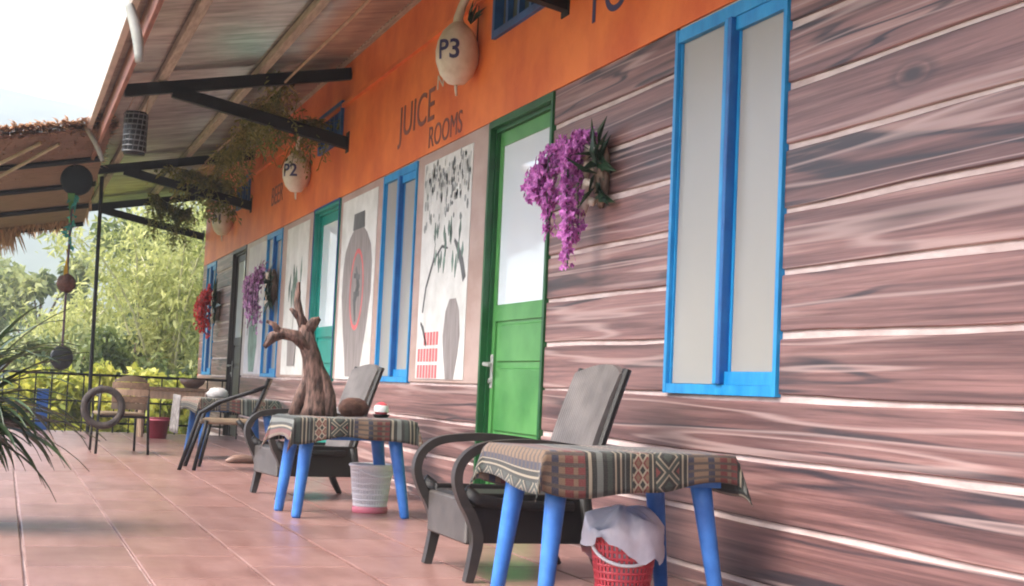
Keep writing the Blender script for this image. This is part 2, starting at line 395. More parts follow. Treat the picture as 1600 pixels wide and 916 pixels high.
MT['treeleaf'] = leaf_mat('mid_green_tree_leaf', (0.05, 0.085, 0.025), (0.22, 0.26, 0.07), .4, scale=.7)
MT['hazyleaf'] = leaf_mat('haze_paled_leaf', (0.10, 0.14, 0.045), (0.42, 0.43, 0.17), .45, scale=.8)  # tree leaf green lightened, distance haze put into the colour
MT['grass'] = mat('grassy_ground', (0.06, 0.10, 0.025), .9, scale=.6, c2=(0.17, 0.19, 0.06), bump=.5, bscale=4)
MT['hill'] = mat('forested_hill', (0.035, 0.06, 0.03), .9, scale=.03, c2=(0.09, 0.12, 0.06), bump=.5, bscale=.2)

MT['thatch'] = leaf_mat('thatch_straw', (0.30, 0.16, 0.085), (0.66, 0.42, 0.25), .4, .8, scale=2)
def glass_mat(name, c, gl, rough=.05, c2=None):
    m, nt, b = new_mat(name)
    tc = N(nt, 'ShaderNodeTexCoord')
    nz = N(nt, 'ShaderNodeTexNoise'); nz.inputs['Scale'].default_value = 1.3; nz.inputs['Detail'].default_value = 3
    nt.links.new(tc.outputs['Object'], nz.inputs['Vector'])
    rp = ramp(nt, [(.3, c), (.7, c2 or tuple(x * 1.15 for x in c))])
    nt.links.new(nz.outputs['Fac'], rp.inputs['Fac'])
    nt.links.new(rp.outputs['Color'], b.inputs['Base Color'])
    b.inputs['Roughness'].default_value = .7
    b.inputs['Coat Weight'].default_value = 1.0
    b.inputs['Coat Roughness'].default_value = rough
    b.inputs['Coat IOR'].default_value = gl
    return m
MT['doorglass'] = glass_mat('pale_reflective_glass', (0.70, 0.75, 0.78), 2.4, .03)
MT['winglass'] = glass_mat('frosted_curtained_glass', (0.29, 0.272, 0.24), 1.5, .3)
MT['ventglass'] = glass_mat('coloured_vent_glass', (0.03, 0.06, 0.07), 1.5, .1, (0.24, 0.16, 0.03))

# ------------------------------------------------------------------ mesh helpers
class MB:
    def __init__(s): s.v = []; s.f = []; s.uv = None
    def add(s, vs, fs):
        o = len(s.v); s.v += [tuple(v) for v in vs]; s.f += [tuple(i + o for i in f) for f in fs]; return s
    def box(s, x0, x1, y0, y1, z0, z1, mtx=None):
        vs = [Vector((x, y, z)) for z in (z0, z1) for y in (y0, y1) for x in (x0, x1)]
        if mtx is not None: vs = [mtx @ v for v in vs]
        return s.add(vs, [(0, 2, 3, 1), (4, 5, 7, 6), (0, 1, 5, 4), (2, 6, 7, 3), (0, 4, 6, 2), (1, 3, 7, 5)])
    def bbox(s, x0, x1, y0, y1, z0, z1, b=.004):
        """box with chamfered edges"""
        bm = bmesh.new()
        bmesh.ops.create_cube(bm, size=1)
        for v in bm.verts:
            v.co = Vector(((x0 + x1) / 2 + v.co.x * (x1 - x0), (y0 + y1) / 2 + v.co.y * (y1 - y0), (z0 + z1) / 2 + v.co.z * (z1 - z0)))
        bmesh.ops.bevel(bm, geom=list(bm.edges), offset=b, segments=1, affect='EDGES')
        bm.verts.index_update()
        s.add([v.co.copy() for v in bm.verts], [[v.index for v in f.verts] for f in bm.faces]); bm.free(); return s
    def tube(s, pts, rs, seg=8, cap=True, flat=None, up=None):
        pts = [Vector(p) for p in pts]; n = len(pts)
        if isinstance(rs, (int, float)): rs = [rs] * n
        o = len(s.v); prev = None
        for i, p in enumerate(pts):
            t = (pts[min(i + 1, n - 1)] - pts[max(i - 1, 0)]).normalized()
            if prev is None:
                a = up.copy() if up is not None else (Vector((0, 0, 1)) if abs(t.z) < .9 else Vector((0, 1, 0)))
                prev = (a - t * a.dot(t)).normalized()
            else:
                prev = (prev - t * prev.dot(t)).normalized()
            q = t.cross(prev)
            r = rs[i]; ra, rb = (r if isinstance(r, tuple) else (r, r))
            for k in range(seg):
                an = 2 * math.pi * (k + .5) / seg
                s.v.append(tuple(p + prev * (math.cos(an) * ra) + q * (math.sin(an) * rb)))
        for i in range(n - 1):
            for k in range(seg):
                a = o + i * seg + k; b = o + i * seg + (k + 1) % seg
                s.f.append((a, b, b + seg, a + seg))
        if cap:
            s.f.append(tuple(o + k for k in reversed(range(seg))))
            s.f.append(tuple(o + (n - 1) * seg + k for k in range(seg)))
        return s
    def lathe(s, prof, seg=20, c=(0, 0, 0), mtx=None, close=False):
        o = len(s.v)
        for (r, z) in prof:
            for k in range(seg):
                a = 2 * math.pi * k / seg
                p = Vector((r * math.cos(a), r * math.sin(a), z))
                if mtx is not None: p = mtx @ p
                s.v.append(tuple(p + Vector(c)))
        for i in range(len(prof) - 1):
            for k in range(seg):
                a = o + i * seg + k; b = o + i * seg + (k + 1) % seg
                s.f.append((a, b, b + seg, a + seg))
        return s
    def torus(s, c, R_, r, seg=28, cs=8, axis='z', rz=None):
        o = len(s.v); c = Vector(c); rz = rz or r
        for i in range(seg):
            a = 2 * math.pi * i / seg
            for k in range(cs):
                b = 2 * math.pi * k / cs
                d = R_ + r * math.cos(b); h = rz * math.sin(b)
                p = {'z': Vector((d * math.cos(a), d * math.sin(a), h)), 'y': Vector((d * math.cos(a), h, d * math.sin(a))), 'x': Vector((h, d * math.cos(a), d * math.sin(a)))}[axis]
                s.v.append(tuple(c + p))
        for i in range(seg):
            for k in range(cs):
                a = o + i * cs + k; b = o + i * cs + (k + 1) % cs; e = o + ((i + 1) % seg) * cs
                s.f.append((a, e + k, e + (k + 1) % cs, b))
        return s
    def sphere(s, c, r, seg=14, rings=9, jit=0, rnd=None):
        bm = bmesh.new()
        bmesh.ops.create_uvsphere(bm, u_segments=seg, v_segments=rings, radius=1)
        rr = r if isinstance(r, tuple) else (r, r, r)
        for v in bm.verts:
            j = 1 + (rnd.uniform(-jit, jit) if rnd else 0)
            v.co = Vector((c[0] + v.co.x * rr[0] * j, c[1] + v.co.y * rr[1] * j, c[2] + v.co.z * rr[2] * j))
        bm.verts.index_update()
        s.add([v.co.copy() for v in bm.verts], [[v.index for v in f.verts] for f in bm.faces]); bm.free(); return s
    def leaf(s, p, d, n, ln, wd, bend=.15):
        """pointed leaf: 2 quads folded along nothing, six verts"""
        p = Vector(p); d = Vector(d).normalized(); n = Vector(n); n = (n - d * n.dot(d))
        n = n.normalized() if n.length > 1e-4 else d.orthogonal().normalized()
        q = d.cross(n)
        o = len(s.v)
        m = p + d * ln * .45 + n * ln * bend * .4; t = p + d * ln - n * ln * bend
        s.v += [tuple(p), tuple(m + q * wd * .5), tuple(t), tuple(m - q * wd * .5)]
        s.f.append((o, o + 1, o + 2, o + 3)); return s
    def prism(s, pts, x0, x1):
        """polygon in (y,z), extruded from x0 (front) to x1"""
        n = len(pts)
        return s.add([(x0, y, z) for y, z in pts] + [(x1, y, z) for y, z in pts],
                     [tuple(range(n)), tuple(reversed(range(n, 2 * n)))] + [(i, i + n, (i + 1) % n + n, (i + 1) % n) for i in range(n)])
    def build(s, name, m, parent=None, smooth=False, loc=None):
        me = bpy.data.meshes.new(name)
        me.from_pydata(s.v, [], s.f)
        if not smooth or True:
            me.polygons.foreach_set('use_smooth', [bool(smooth)] * len(me.polygons))
        me.materials.append(MT[m] if isinstance(m, str) else m)
        me.update()
        bm = bmesh.new(); bm.from_mesh(me); 
        if len(bm.faces) < 20000: bmesh.ops.recalc_face_normals(bm, faces=bm.faces)
        bm.to_mesh(me); bm.free()
        o = bpy.data.objects.new(name, me); col.objects.link(o)
        if parent is not None: o.parent = parent
        if loc is not None: o.location = loc
        return o

def tag(o, label, cat, group=None, kind=None):
    if label: o['label'] = label
    if cat: o['category'] = cat
    if group: o['group'] = group
    if kind: o['kind'] = kind
    return o
def thing(name, label, cat, loc=(0, 0, 0), rz=0, group=None):
    o = bpy.data.objects.new(name, None); col.objects.link(o)
    o.location = loc; o.rotation_euler = (0, 0, rz); o.empty_display_size = .1
    return tag(o, label, cat, group)
def copy_tree(o, parent=None):
    c = o.copy(); col.objects.link(c)
    if parent is not None: c.parent = parent
    for ch in list(o.children): copy_tree(ch, c)
    return c
def share(o, parent, loc=None, name=None):
    c = o.copy(); col.objects.link(c); c.parent = parent
    if loc is not None: c.location = loc
    return c
def structure(o): o['kind'] = 'structure'; return o

# ================================================================== THE SETTING
# ground
g = MB(); n = 40
def gz(x, y): return -0.55 - 0.02 * max(0, y - 17)  if y < 120 else -2.6
GX = [-900, -400, -200, -100, -60, -30, -15, -8, -4, -1, 2, 6, 12, 25, 60, 120, 250, 500, 900]
GY = [-900, -400, -150, -60, -20, -5, 5, 16.3, 20, 25, 32, 45, 70, 120, 200, 350, 600, 900]
for y in GY:
    for x in GX: g.v.append((x, y, gz(x, y)))
for j in range(len(GY) - 1):
    for i in range(len(GX) - 1):
        a = j * len(GX) + i; g.f.append((a, a + 1, a + 1 + len(GX), a + len(GX)))
structure(g.build('ground', 'grass', smooth=True))

# far hills
def hills():
    m = MB(); nx, ny = 60, 14
    rr = random.Random(3)
    ph = [(rr.uniform(0, 6.28), rr.uniform(.004, .02), rr.uniform(.2, 1)) for _ in range(7)]
    for j in range(ny):
        for i in range(nx):
            x = -700 + 1300 * i / (nx - 1); y = 260 + 420 * j / (ny - 1)
            t = j / (ny - 1)
            h = 118 * math.sin(min(1, t * 1.15) * math.pi / 2) ** 1.25
            h *= .86 + .10 * math.sin(x * .0065 + .6) + .05 * math.sin(x * .019 + 2) + .03 * math.sin(x * .047 + t * 5)
            h += sum(a * 2.0 * math.sin(x * f * 3 + y * f * 2 + p) for p, f, a in ph) * t
            m.v.append((x, y, -3.5 + max(0, h)))
    for j in range(ny - 1):
        for i in range(nx - 1):
            a = j * nx + i; m.f.append((a, a + 1, a + 1 + nx, a + nx))
    structure(m.build('hill', 'hill', smooth=True))
hills()

# porch floor: slab, grout bed, tiles
FLY0, FLY1 = -15.0, 16.2
fl = structure(MB().box(-4.4, 0.25, FLY0, FLY1, -0.56, -0.012).build('floor', 'grout'))
TX = [-0.031 - .375 * k for k in range(1, 9)]   # grout lines parallel to the wall
TX = [-0.016, -0.406, -0.781, -1.156, -1.531, -1.906, -2.281, -2.656]
base_tiles = {}
TL = .585
def tile_mesh(wx, ly):
    key = (round(wx, 3), round(ly, 3))
    if key not in base_tiles:
        m = MB(); b = .004
        vs = [(x, y, z) for z, e in ((-.012, 0), (-.002, 0), (0, b)) for x, y in ((e, e), (wx - e, e), (wx - e, ly - e), (e, ly - e))]
        fs = [(8, 9, 10, 11)]
        for l in (0, 4):
            for k in range(4): fs.append((l + k, l + (k + 1) % 4, l + 4 + (k + 1) % 4, l + 4 + k))
        m.add(vs, fs)
        base_tiles[key] = m
    return base_tiles[key]
cache = {}
rt = random.Random(11)
rest = MB()
GAP = .011
cols_x = [(0.0, -0.016)] if False else []
for c in range(len(TX) - 1):
    x1, x0 = TX[c] - GAP / 2, TX[c + 1] + GAP / 2
    off = (.5 if c % 2 else 0) * TL + .03
    y = 1.8 + off
    while y < FLY1 - .02:
        ly = min(TL - .006, FLY1 - .01 - y)
        if ly > .05:
            key = (round(x1 - x0, 3), round(ly, 3))
            if key not in cache:
                o = tile_mesh(x1 - x0, ly).build('tile', 'tile', fl); cache[key] = o
            else:
                o = share(cache[key], fl)
            o.location = (x0, y, rt.uniform(-.0006, .0006))
        y += TL
# tiles beyond the left of the picture and behind the camera
x1 = TX[-1] - GAP / 2
while x1 > -4.3:
    x0 = x1 - .375 + GAP; y = FLY0 + .1
    while y < FLY1 - .6:
        rest.bbox(x0, x1, y, y + TL - .006, -.012, 0, .003); y += TL
    x1 -= .375
for c in range(len(TX) - 1):
    y = FLY0 + .02
    while y < 1.2: rest.bbox(TX[c + 1] + GAP / 2, TX[c] - GAP / 2, y, y + TL - .006, -.012, 0, .003); y += TL
o = rest.build('outer_tile', 'tile', fl); o['kind'] = 'stuff'

# ================================================================== HOUSE
house = thing('guesthouse', 'long orange guesthouse with wood-plank lower wall, painted doors and blue windows', 'house', (0, 0, 0))
P = 4.55
ZP = 2.09          # planks up to here, orange above
YEND = 18.84
win_y = [(4.09 + P * k, 4.935 + P * k) for k in range(4)]
win_y[1] = (8.60, 9.44); win_y[2] = (13.20, 14.02); win_y[3] = (17.60, 18.42)
door_y = [(6.24, 7.19), (10.78, 11.74), (15.30, 16.26)]
WZ0, WZ1 = .672, 2.075
DZ1 = 2.085
# wall body with openings, cell by cell (behind planks)
wl = MB()
ys = sorted({-14.0, YEND} | {v for a in win_y + door_y for v in a})
wl_cells = []
for a, b in zip(ys[:-1], ys[1:]):
    mid = (a + b) / 2
    isw = any(p < mid < q for p, q in win_y); isd = any(p < mid < q for p, q in door_y)
    if isd: continue
    if isw: wl.box(.006, .2, a, b, -.3, WZ0); wl.box(.006, .2, a, b, WZ1, ZP)
    else: wl.box(.006, .2, a, b, -.3, ZP)
wl.build('wall', 'seam', house)
MB().box(.21, .24, -14.0, YEND - .01, -.3, 3.05).build('inner_wall', 'inner', house)
up = MB()
vents = [(6.28, 7.18), (10.85, 11.70), (15.3, 16.15)]
VZ0, VZ1 = 2.535, 2.86
yy = -14.0
for a, b in vents:
    up.box(-.006, .2, yy, a, ZP, 3.14)
    up.box(-.006, .2, a, b, ZP, VZ0); up.box(-.006, .2, a, b, VZ1, 3.14)
    yy = b
up.box(-.006, .2, yy, YEND, ZP, 3.14)
up.build('upper_wall', 'orange', house)
MB().box(.0, .3, YEND, YEND + .04, -.5, 3.14).build('end_wall', 'orange', house)
MB().box(-.03, -.006, -14.0, YEND, 2.80, 2.83).build('wall_ledge', 'orange', house)

# planks
SE = [.052 + .206 * k for k in range(10)] + [ZP]
SEAMW = .020
rp_ = random.Random(5)
def plank(y0, y1, z0, z1, x=-.006):
    n = max(2, int((y1 - y0) / .22) + 1)
    m = MB(); b = .004
    f1, f2 = rp_.uniform(0, 6), rp_.uniform(0, 6)
    prof = []
    for i in range(n + 1):
        y = y0 + (y1 - y0) * i / n
        a = z0 + .0035 * math.sin(y * 2.1 + f1) + .002 * math.sin(y * 5.3 + f2) + rp_.uniform(-.0012, .0012)
        c = z1 + .0035 * math.sin(y * 1.7 + f2) + .002 * math.sin(y * 6.1 + f1) + rp_.uniform(-.0012, .0012)
        m.v += [(.006, y, a), (x + b, y, a), (x, y, a + b), (x, y, c - b), (x + b, y, c), (.006, y, c)]
    for i in range(n):
        for k in range(5):
            p = i * 6 + k; m.f.append((p, p + 6, p + 7, p + 1))
    m.f.append((0, 1, 2, 3, 4, 5)); e = n * 6; m.f.append((e + 5, e + 4, e + 3, e + 2, e + 1, e))
    return m.build('plank', 'plank', house)
low = [(-13.9, 6.235), (7.195, 10.775), (11.745, 15.295), (16.265, YEND)]
high = [(-13.9, 4.085), (4.94, 6.235), (16.265, 17.595), (18.425, YEND)]
for k in range(10):
    z0, z1 = SE[k] + SEAMW / 2, SE[k + 1] - SEAMW / 2
    if k == 9: z1 = ZP - .003
    for a, b in (low if k < 3 else high):
        plank(a, b, z0, z1)
for a, b in low:
    MB().box(-.005, .006, a, b, 0, SE[0] - SEAMW / 2).build('skirting', 'plank', house)

# wall panels behind the murals, rows above plank row 3
panel_segs = [(7.195, 8.595, 'panelwall'), (9.445, 10.775, 'panelwall'), (11.745, 13.195, 'panelwall'), (14.025, 15.295, 'panelgrey')]
for a, b, mm in panel_segs:
    MB().bbox(-.006, .006, a, b, SE[3] + SEAMW / 2, ZP - .003, .003).build('mural_panel', mm, house)

# ---------------- windows
def window(y0, y1):
    z0, z1 = WZ0 + .002, WZ1 - .002; ym = (y0 + y1) / 2 - .035
    f = MB(); t = .022
    f.box(-.016, .10, y0, y0 + t, z0, z1); f.box(-.016, .10, y1 - t, y1, z0, z1)
    f.box(-.014, .10, y0 + t, y1 - t, z0, z0 + .036); f.box(-.014, .10, y0 + t, y1 - t, z1 - .05, z1)
    fo = f.build('window', 'blue', house)
    MB().bbox(-.030, .10, ym + .006, ym + .031, z0 + .037, z1 - .051, .003).build('mullion', 'blue', fo)
    MB().bbox(-.030, .10, ym - .018, ym + .005, z0 + .037, z1 - .051, .003).build('mullion_shade_side', 'blue_shade', fo)  # shaded near side of the mullion, painted as a darker strip
    s1 = MB(); a, b = ym + .032, y1 - t - .001
    s1.box(.0, .02, a, a + .008, z0 + .037, z1 - .051); s1.box(.0, .02, b - .010, b, z0 + .037, z1 - .051)
    s1.build('sash', 'blue', fo)
    MB().box(.008, .014, a + .009, b - .011, z0 + .038, z1 - .052).build('pane', 'winglass', fo)
    s2 = MB(); a, b = y0 + t + .001, ym - .032
    b = ym - .019
    s2.box(-.008, .03, a, b, z0 + .037, z0 + .082); s2.box(-.008, .03, a, b, z1 - .10, z1 - .051)
    s2.box(.006, .03, b - .016, b, z0 + .083, z1 - .101)
    s2.build('sash', 'blue', fo)
    MB().box(.010, .016, a, b - .017, z0 + .083, z1 - .101).build('pane', 'winglass', fo)
    return fo
for a, b in win_y: window(a + .002, b - .002)
# thin pale sill under the near window
for a, b in win_y[:1]:
    pass

# ---------------- doors
def door(y0, y1, mframe, mleaf, label):
    X = .040         # leaf front plane
    lf = MB()
    a, b = y0 + .045, y1 - .045; zt = DZ1 - .062
    gz0, gz1 = 1.10, zt - .075
    st = .045
    # leaf: stiles and rails and lower field
    lf.box(X, X + .04, a, a + st, .01, zt); lf.box(X, X + .04, b - st, b, .01, zt)
    lf.box(X, X + .04, a + st, b - st, gz1, zt)
    lf.box(X, X + .04, a + st, b - st, gz0 - .085, gz0)
    lf.box(X + .012, X + .04, a + st, b - st, .01, gz0 - .085)
    d = lf.build('door', mleaf, house)
    d['label'] = label
    f = MB()
    f.box(-.016, .12, y0 + .002, y0 + .03, 0, DZ1 - .002); f.box(-.016, .12, y1 - .03, y1 - .002, 0, DZ1 - .002)
    f.box(-.016, .12, y0 + .03, y1 - .03, DZ1 - .04, DZ1 - .002)
    f.box(.018, .10, y0 + .03, y0 + .044, 0, DZ1 - .04); f.box(.018, .10, y1 - .044, y1 - .03, 0, DZ1 - .04)
    f.box(.018, .10, y0 + .044, y1 - .044, DZ1 - .061, DZ1 - .04)
    f.build('door_frame', mframe if mframe != 'blue_dk' else 'teal', d)
    if mframe == 'blue_dk':
        cs = MB(); cs.box(-.022, -.0165, y0 + .001, y0 + .016, 0, DZ1); cs.box(-.022, -.0165, y1 - .016, y1 - .001, 0, DZ1); cs.box(-.022, -.0165, y0 + .016, y1 - .016, DZ1 - .014, DZ1)
        cs.build('casing', 'blue_dk', d)
    MB().box(X + .008, X + .014, a + st, b - st, gz0, gz1).build('glass', 'doorglass', d)
    zz = [(.66, .98), (.84, .98)]
    for z0, z1 in ((.80, .995), (.44, .77), (.10, .41)):
        MB().bbox(X + .002, X + .014, a + st + .03, b - st - .03, z0, z1, .006).build('panel', mleaf, d)
    h = MB(); yh = b - .025
    h.bbox(X - .006, X, yh - .018, yh + .018, .66, .84, .003)
    h.tube([(X - .006, yh, .79), (X - .05, yh, .79), (X - .055, yh - .02, .785), (X - .055, yh - .11, .78)], .009, 8)
    h.lathe([(0, -.03), (.016, -.03), (.016, -.01), (.012, 0)], 10, mtx=Matrix.Translation((X - .02, yh, .70)) @ Matrix.Rotation(rad(-90), 4, 'Y'))
    h.build('handle', 'hook', d, smooth=False)
    return d
door(*door_y[0], 'green_dk', 'green', 'green half-glazed door')
door(*door_y[1], 'blue_dk', 'teal', 'teal half-glazed door edged in dark blue')
door(*door_y[2], 'brown_dk', 'brown_dk', 'dark brown door')

# ---------------- vent windows over the doors
for a, b in vents:
    f = MB(); t = .04
    f.box(-.03, .1, a, a + t, VZ0, VZ1); f.box(-.03, .1, b - t, b, VZ0, VZ1)
    f.box(-.03, .1, a + t, b - t, VZ0, VZ0 + t); f.box(-.03, .1, a + t, b - t, VZ1 - t, VZ1)
    nb = 5
    for k in range(1, nb):
        y = a + (b - a) * k / nb; f.box(-.01, .06, y - .016, y + .016, VZ0 + t, VZ1 - t)
    fo = f.build('vent_window', 'vent_blue', house)
    for k in range(nb):
        ya, yb = a + (b - a) * k / nb, a + (b - a) * (k + 1) / nb
        MB().box(.02, .026, max(ya + .016, a + t), min(yb - .016, b - t), VZ0 + t, VZ1 - t).build('pane', 'ventglass', fo)

# ---------------- painted lettering on the orange wall
def lettering(txt, y_left, z, size, m, slope=0, sx=1.0):
    cu = bpy.data.curves.new('lettering', 'FONT')
    cu.body = txt; cu.size = size; cu.extrude = .001
    ob = bpy.data.objects.new('lettering', cu); col.objects.link(ob)
    dg = C.evaluated_depsgraph_get(); me = bpy.data.meshes.new_from_object(ob.evaluated_get(dg))
    bpy.data.objects.remove(ob)
    # text x -> world -y (reads from outside, left = far), text y -> world z
    for v in me.vertices:
        tx, ty, tz = v.co
        v.co = (-.0085 - tz, y_left - tx * sx, z + ty + slope * tx)
    me.materials.clear(); me.materials.append(MT[m])
    o = bpy.data.objects.new('lettering', me); col.objects.link(o); o.parent = house
    return o
lettering('TOUR', 5.90, 2.31, .30, 'navy', sx=1.15)
lettering('S', 4.86, 2.31, .30, 'navy', sx=1.15)
lettering('JUICE', 9.12, 2.29, .30, 'ink', sx=1.15)
lettering('N°', 8.27, 2.46, .13, 'gourd', sx=1.6)
lettering('ROOMS', 8.40, 2.12, .19, 'ink', sx=1.05)
lettering('BEER', 13.95, 2.35, .26, 'ink', sx=1.1)

# ---------------- murals (painted boards)
def poly(name, pts, m, par, x): return MB().prism(pts, x, x + .002).build(name, m, par)
def ell(cy, cz, ry, rz, n=20): return [(cy + ry * math.cos(2 * math.pi * k / n), cz + rz * math.sin(2 * math.pi * k / n)) for k in range(n)]
XC = -.0105
def canvas(y0, y1, z0, z1, m='canvas'):
    return MB().bbox(XC, -.006, y0, y1, z0, z1, .001).build('mural', m, house)
def stroke(pts, ws, name, m, par, x):
    L_, R2 = [], []
    for i, (y, z) in enumerate(pts):
        a = Vector(pts[max(i - 1, 0)]); b = Vector(pts[min(i + 1, len(pts) - 1)])
        d = (b - a).normalized(); nrm = Vector((-d.y, d.x)); w_ = ws[i] if isinstance(ws, (list, tuple)) else ws
        L_.append((y + nrm.x * w_, z + nrm.y * w_)); R2.append((y - nrm.x * w_, z - nrm.y * w_))
    m_ = MB(); n = len(pts)
    for (a, b) in ((x, x + .002),):
        vs = [(a, y, z) for y, z in L_] + [(a, y, z) for y, z in R2]
        m_.add(vs, [(i, i + 1, n + i + 1, n + i) for i in range(n - 1)])
    return m_.build(name, m, par)
X1, X2, X3 = XC - .0012, XC - .0024, XC - .0036
rm = random.Random(21)
# mural beside the green door (left = larger y)
c1 = canvas(7.47, 8.43, .70, 2.02)
flk = MB()
for i in range(150):       # dotted eave pattern along the top
    y = rm.uniform(7.5, 8.4); z = rm.uniform(1.60, 2.0)
    if z < 1.75 and rm.random() < .55: continue
    pts = ell(y, z, rm.uniform(.008, .022), rm.uniform(.012, .035), 6); flk.add([(X1, *p) for p in pts], [tuple(range(6))])
for i in range(26):
    y = 7.5 + .9 * i / 25; z = 1.98 - rm.uniform(0, .06); l_ = rm.uniform(.08, .30)
    flk.add([(X1, y - .006, z), (X1, y + .006, z), (X1, y + rm.uniform(-.02, .02), z - l_)], [(0, 1, 2)])
o = flk.build('painted_fringe', 'mfringe', c1); o['kind'] = 'stuff'
for pts, ws in (([(8.33, 1.10), (8.28, 1.25), (8.15, 1.40), (7.98, 1.48), (7.86, 1.46)], [.012, .014, .014, .010, .006]),
                ([(7.52, 1.26), (7.58, 1.36), (7.68, 1.46), (7.74, 1.50)], [.03, .032, .022, .010]),
                ([(8.22, .90), (8.30, 1.0), (8.36, 1.04)], [.012, .018, .010]),
                ([(8.15, 1.40), (8.12, 1.50), (8.16, 1.56)], [.008, .006, .004])):
    stroke(pts, ws, 'painted_branch', 'mgrey_dk', c1, X1)
for i in range(16):
    y = rm.uniform(7.58, 8.15); z = rm.uniform(1.34, 1.60); t = rm.uniform(.04, .075); a = rm.uniform(-.4, .4)
    poly('painted_leaf', [(y, z - t), (y + .02 + a * .02, z), (y + a * .04, z + t), (y - .02 + a * .02, z)], 'mgreen', c1, X2)
for r_ in range(3):
    for k in range(7):
        y = 8.40 - k * .062 - .01; z = .705 + r_ * .098
        if r_ == 2 and k < 2: continue
        poly('painted_brick', [(y, z), (y - .044, z), (y - .044, z + .078), (y, z + .078)], 'mred', c1, X1)
poly('painted_vase', [(7.72 + a * .17, .70 + b * .46) for a, b in ((-.45, 0), (-.8, .3), (-.95, .55), (-.75, .85), (-.35, 1), (.35, 1), (.75, .85), (.95, .55), (.8, .3), (.45, 0))], 'mgrey', c1, X1)
# tall urn mural
c2 = canvas(9.60, 10.68, .68, 2.03)
urn = [(.0, .22), (.10, .26), (.30, .37), (.5, .46), (.68, .45), (.78, .40), (.86, .27), (.90, .155), (.93, .15), (.955, .17), (.985, .17)]
cy = 10.12; z0u, hu = .70, 1.20
pts = [(cy + w_ * .98, z0u + t * hu) for t, w_ in urn] + [(cy - w_ * .98, z0u + t * hu) for t, w_ in reversed(urn)]
poly('painted_urn', pts, 'mgrey', c2, X1)
poly('painted_urn_rim', [(cy + .18, 1.78), (cy + .16, 1.90), (cy - .16, 1.90), (cy - .18, 1.78)], 'mgrey_dk', c2, X2)
ring = MB(); n = 28
vo = ell(cy - .02, 1.335, .21, .30, n); vi = ell(cy - .02, 1.335, .18, .265, n)
ring.add([(X2, *p) for p in vo + vi], [(i, (i + 1) % n, n + (i + 1) % n, n + i) for i in range(n)])
ring.build('painted_oval', 'mred', c2)
stroke([(cy - .02, 1.10), (cy + .03, 1.25), (cy - .07, 1.36), (cy + .02, 1.50)], [.02, .05, .05, .02], 'painted_glyph', 'mgrey_dk', c2, X2)
stroke([(cy + .06, 1.30), (cy - .12, 1.30)], .02, 'painted_glyph', 'mgrey_dk', c2, X3)
stroke([(cy + .07, 1.44), (cy - .12, 1.42)], .018, 'painted_glyph', 'mgrey_dk', c2, X3)
# plant mural
c3 = canvas(11.95, 12.95, .70, 2.03)
for i in range(14):
    y = 12.45 + rm.uniform(-.27, .27); z = rm.uniform(1.32, 1.62); t = rm.uniform(.07, .13); a = rm.uniform(-.6, .6)
    poly('painted_leaf', [(y, z - t), (y + .035, z), (y + a * .1, z + t), (y - .035, z)], 'mgreen', c3, X1 - .0003 * i)
stroke([(12.5, 1.0), (12.46, 1.2), (12.45, 1.45)], .014, 'painted_stem', 'mgrey', c3, X1)
poly('painted_pot', [(12.3, .78), (12.26, 1.02), (12.66, 1.02), (12.62, .78)], 'mgrey', c3, X1 - .006)
# pale mural beside the dark door
c4 = canvas(14.05, 15.10, .70, 2.03, 'canvas_lilac')
poly('painted_jar', [(14.60 + a * .30, .72 + b * .75) for a, b in ((-.5, 0), (-.9, .35), (-.8, .8), (-.4, 1), (.4, 1), (.8, .8), (.9, .35), (.5, 0))], 'mgreen', c4, X1)
stroke([(14.95, 1.1), (14.75, 1.5), (14.5, 1.7), (14.3, 1.85)], [.02, .03, .025, .01], 'painted_branch', 'mgrey', c4, X2)

# ---------------- porch roof
RS = .185
def rz_(x): return 3.125 + RS * x
ry0, ry1 = -14.4, 19.2
EX = -1.80
roof = MB().box(-.05, .0, ry0, ry1, 3.135, 3.16).build('roof', 'purlin', house)
def sheet_mesh(y0, wy):
    m = MB(); k = 8 * 4; pitch = wy / 8
    for i in range(k + 1):
        y = wy * i / k; dz = .011 * math.cos(2 * math.pi * y / pitch)
        for x in (EX, .26): m.v.append((x, y, rz_(x) + .03 + dz))
        for x in (EX, .26): m.v.append((x, y, rz_(x) + .036 + dz))
    for i in range(k):
        a = i * 4
        m.f += [(a, a + 1, a + 5, a + 4), (a + 2, a + 6, a + 7, a + 3), (a, a + 4, a + 6, a + 2), (a + 1, a + 3, a + 7, a + 5)]
    return m
SW = .78
sh = sheet_mesh(0, SW).build('roof_sheet', 'roofmetal', roof, smooth=False)
y = ry0; first = True; kk = 0
while y < ry1 - .1:
    o = sh if first else share(sh, roof); first = False
    o.location = (0, y, .004 * (kk % 2)); y += SW - .02; kk += 1
for x, s_ in ((-1.42, .032), (-.70, .03)):
    a_ = MB().bbox(x - s_, x + s_, ry0, ry1, rz_(x) - .045, rz_(x) + .012, .003).build('purlin', 'purlin', roof)
MB().bbox(-1.735, -1.705, ry0, ry1, rz_(-1.72) - .155, rz_(-1.72) + .016, .003).build('fascia', 'fascia', roof)
MB().bbox(-1.835, -1.790, ry0, ry1, rz_(-1.82) - .02, rz_(-1.82) + .055, .004).build('roof_edge', 'rooftop', roof)
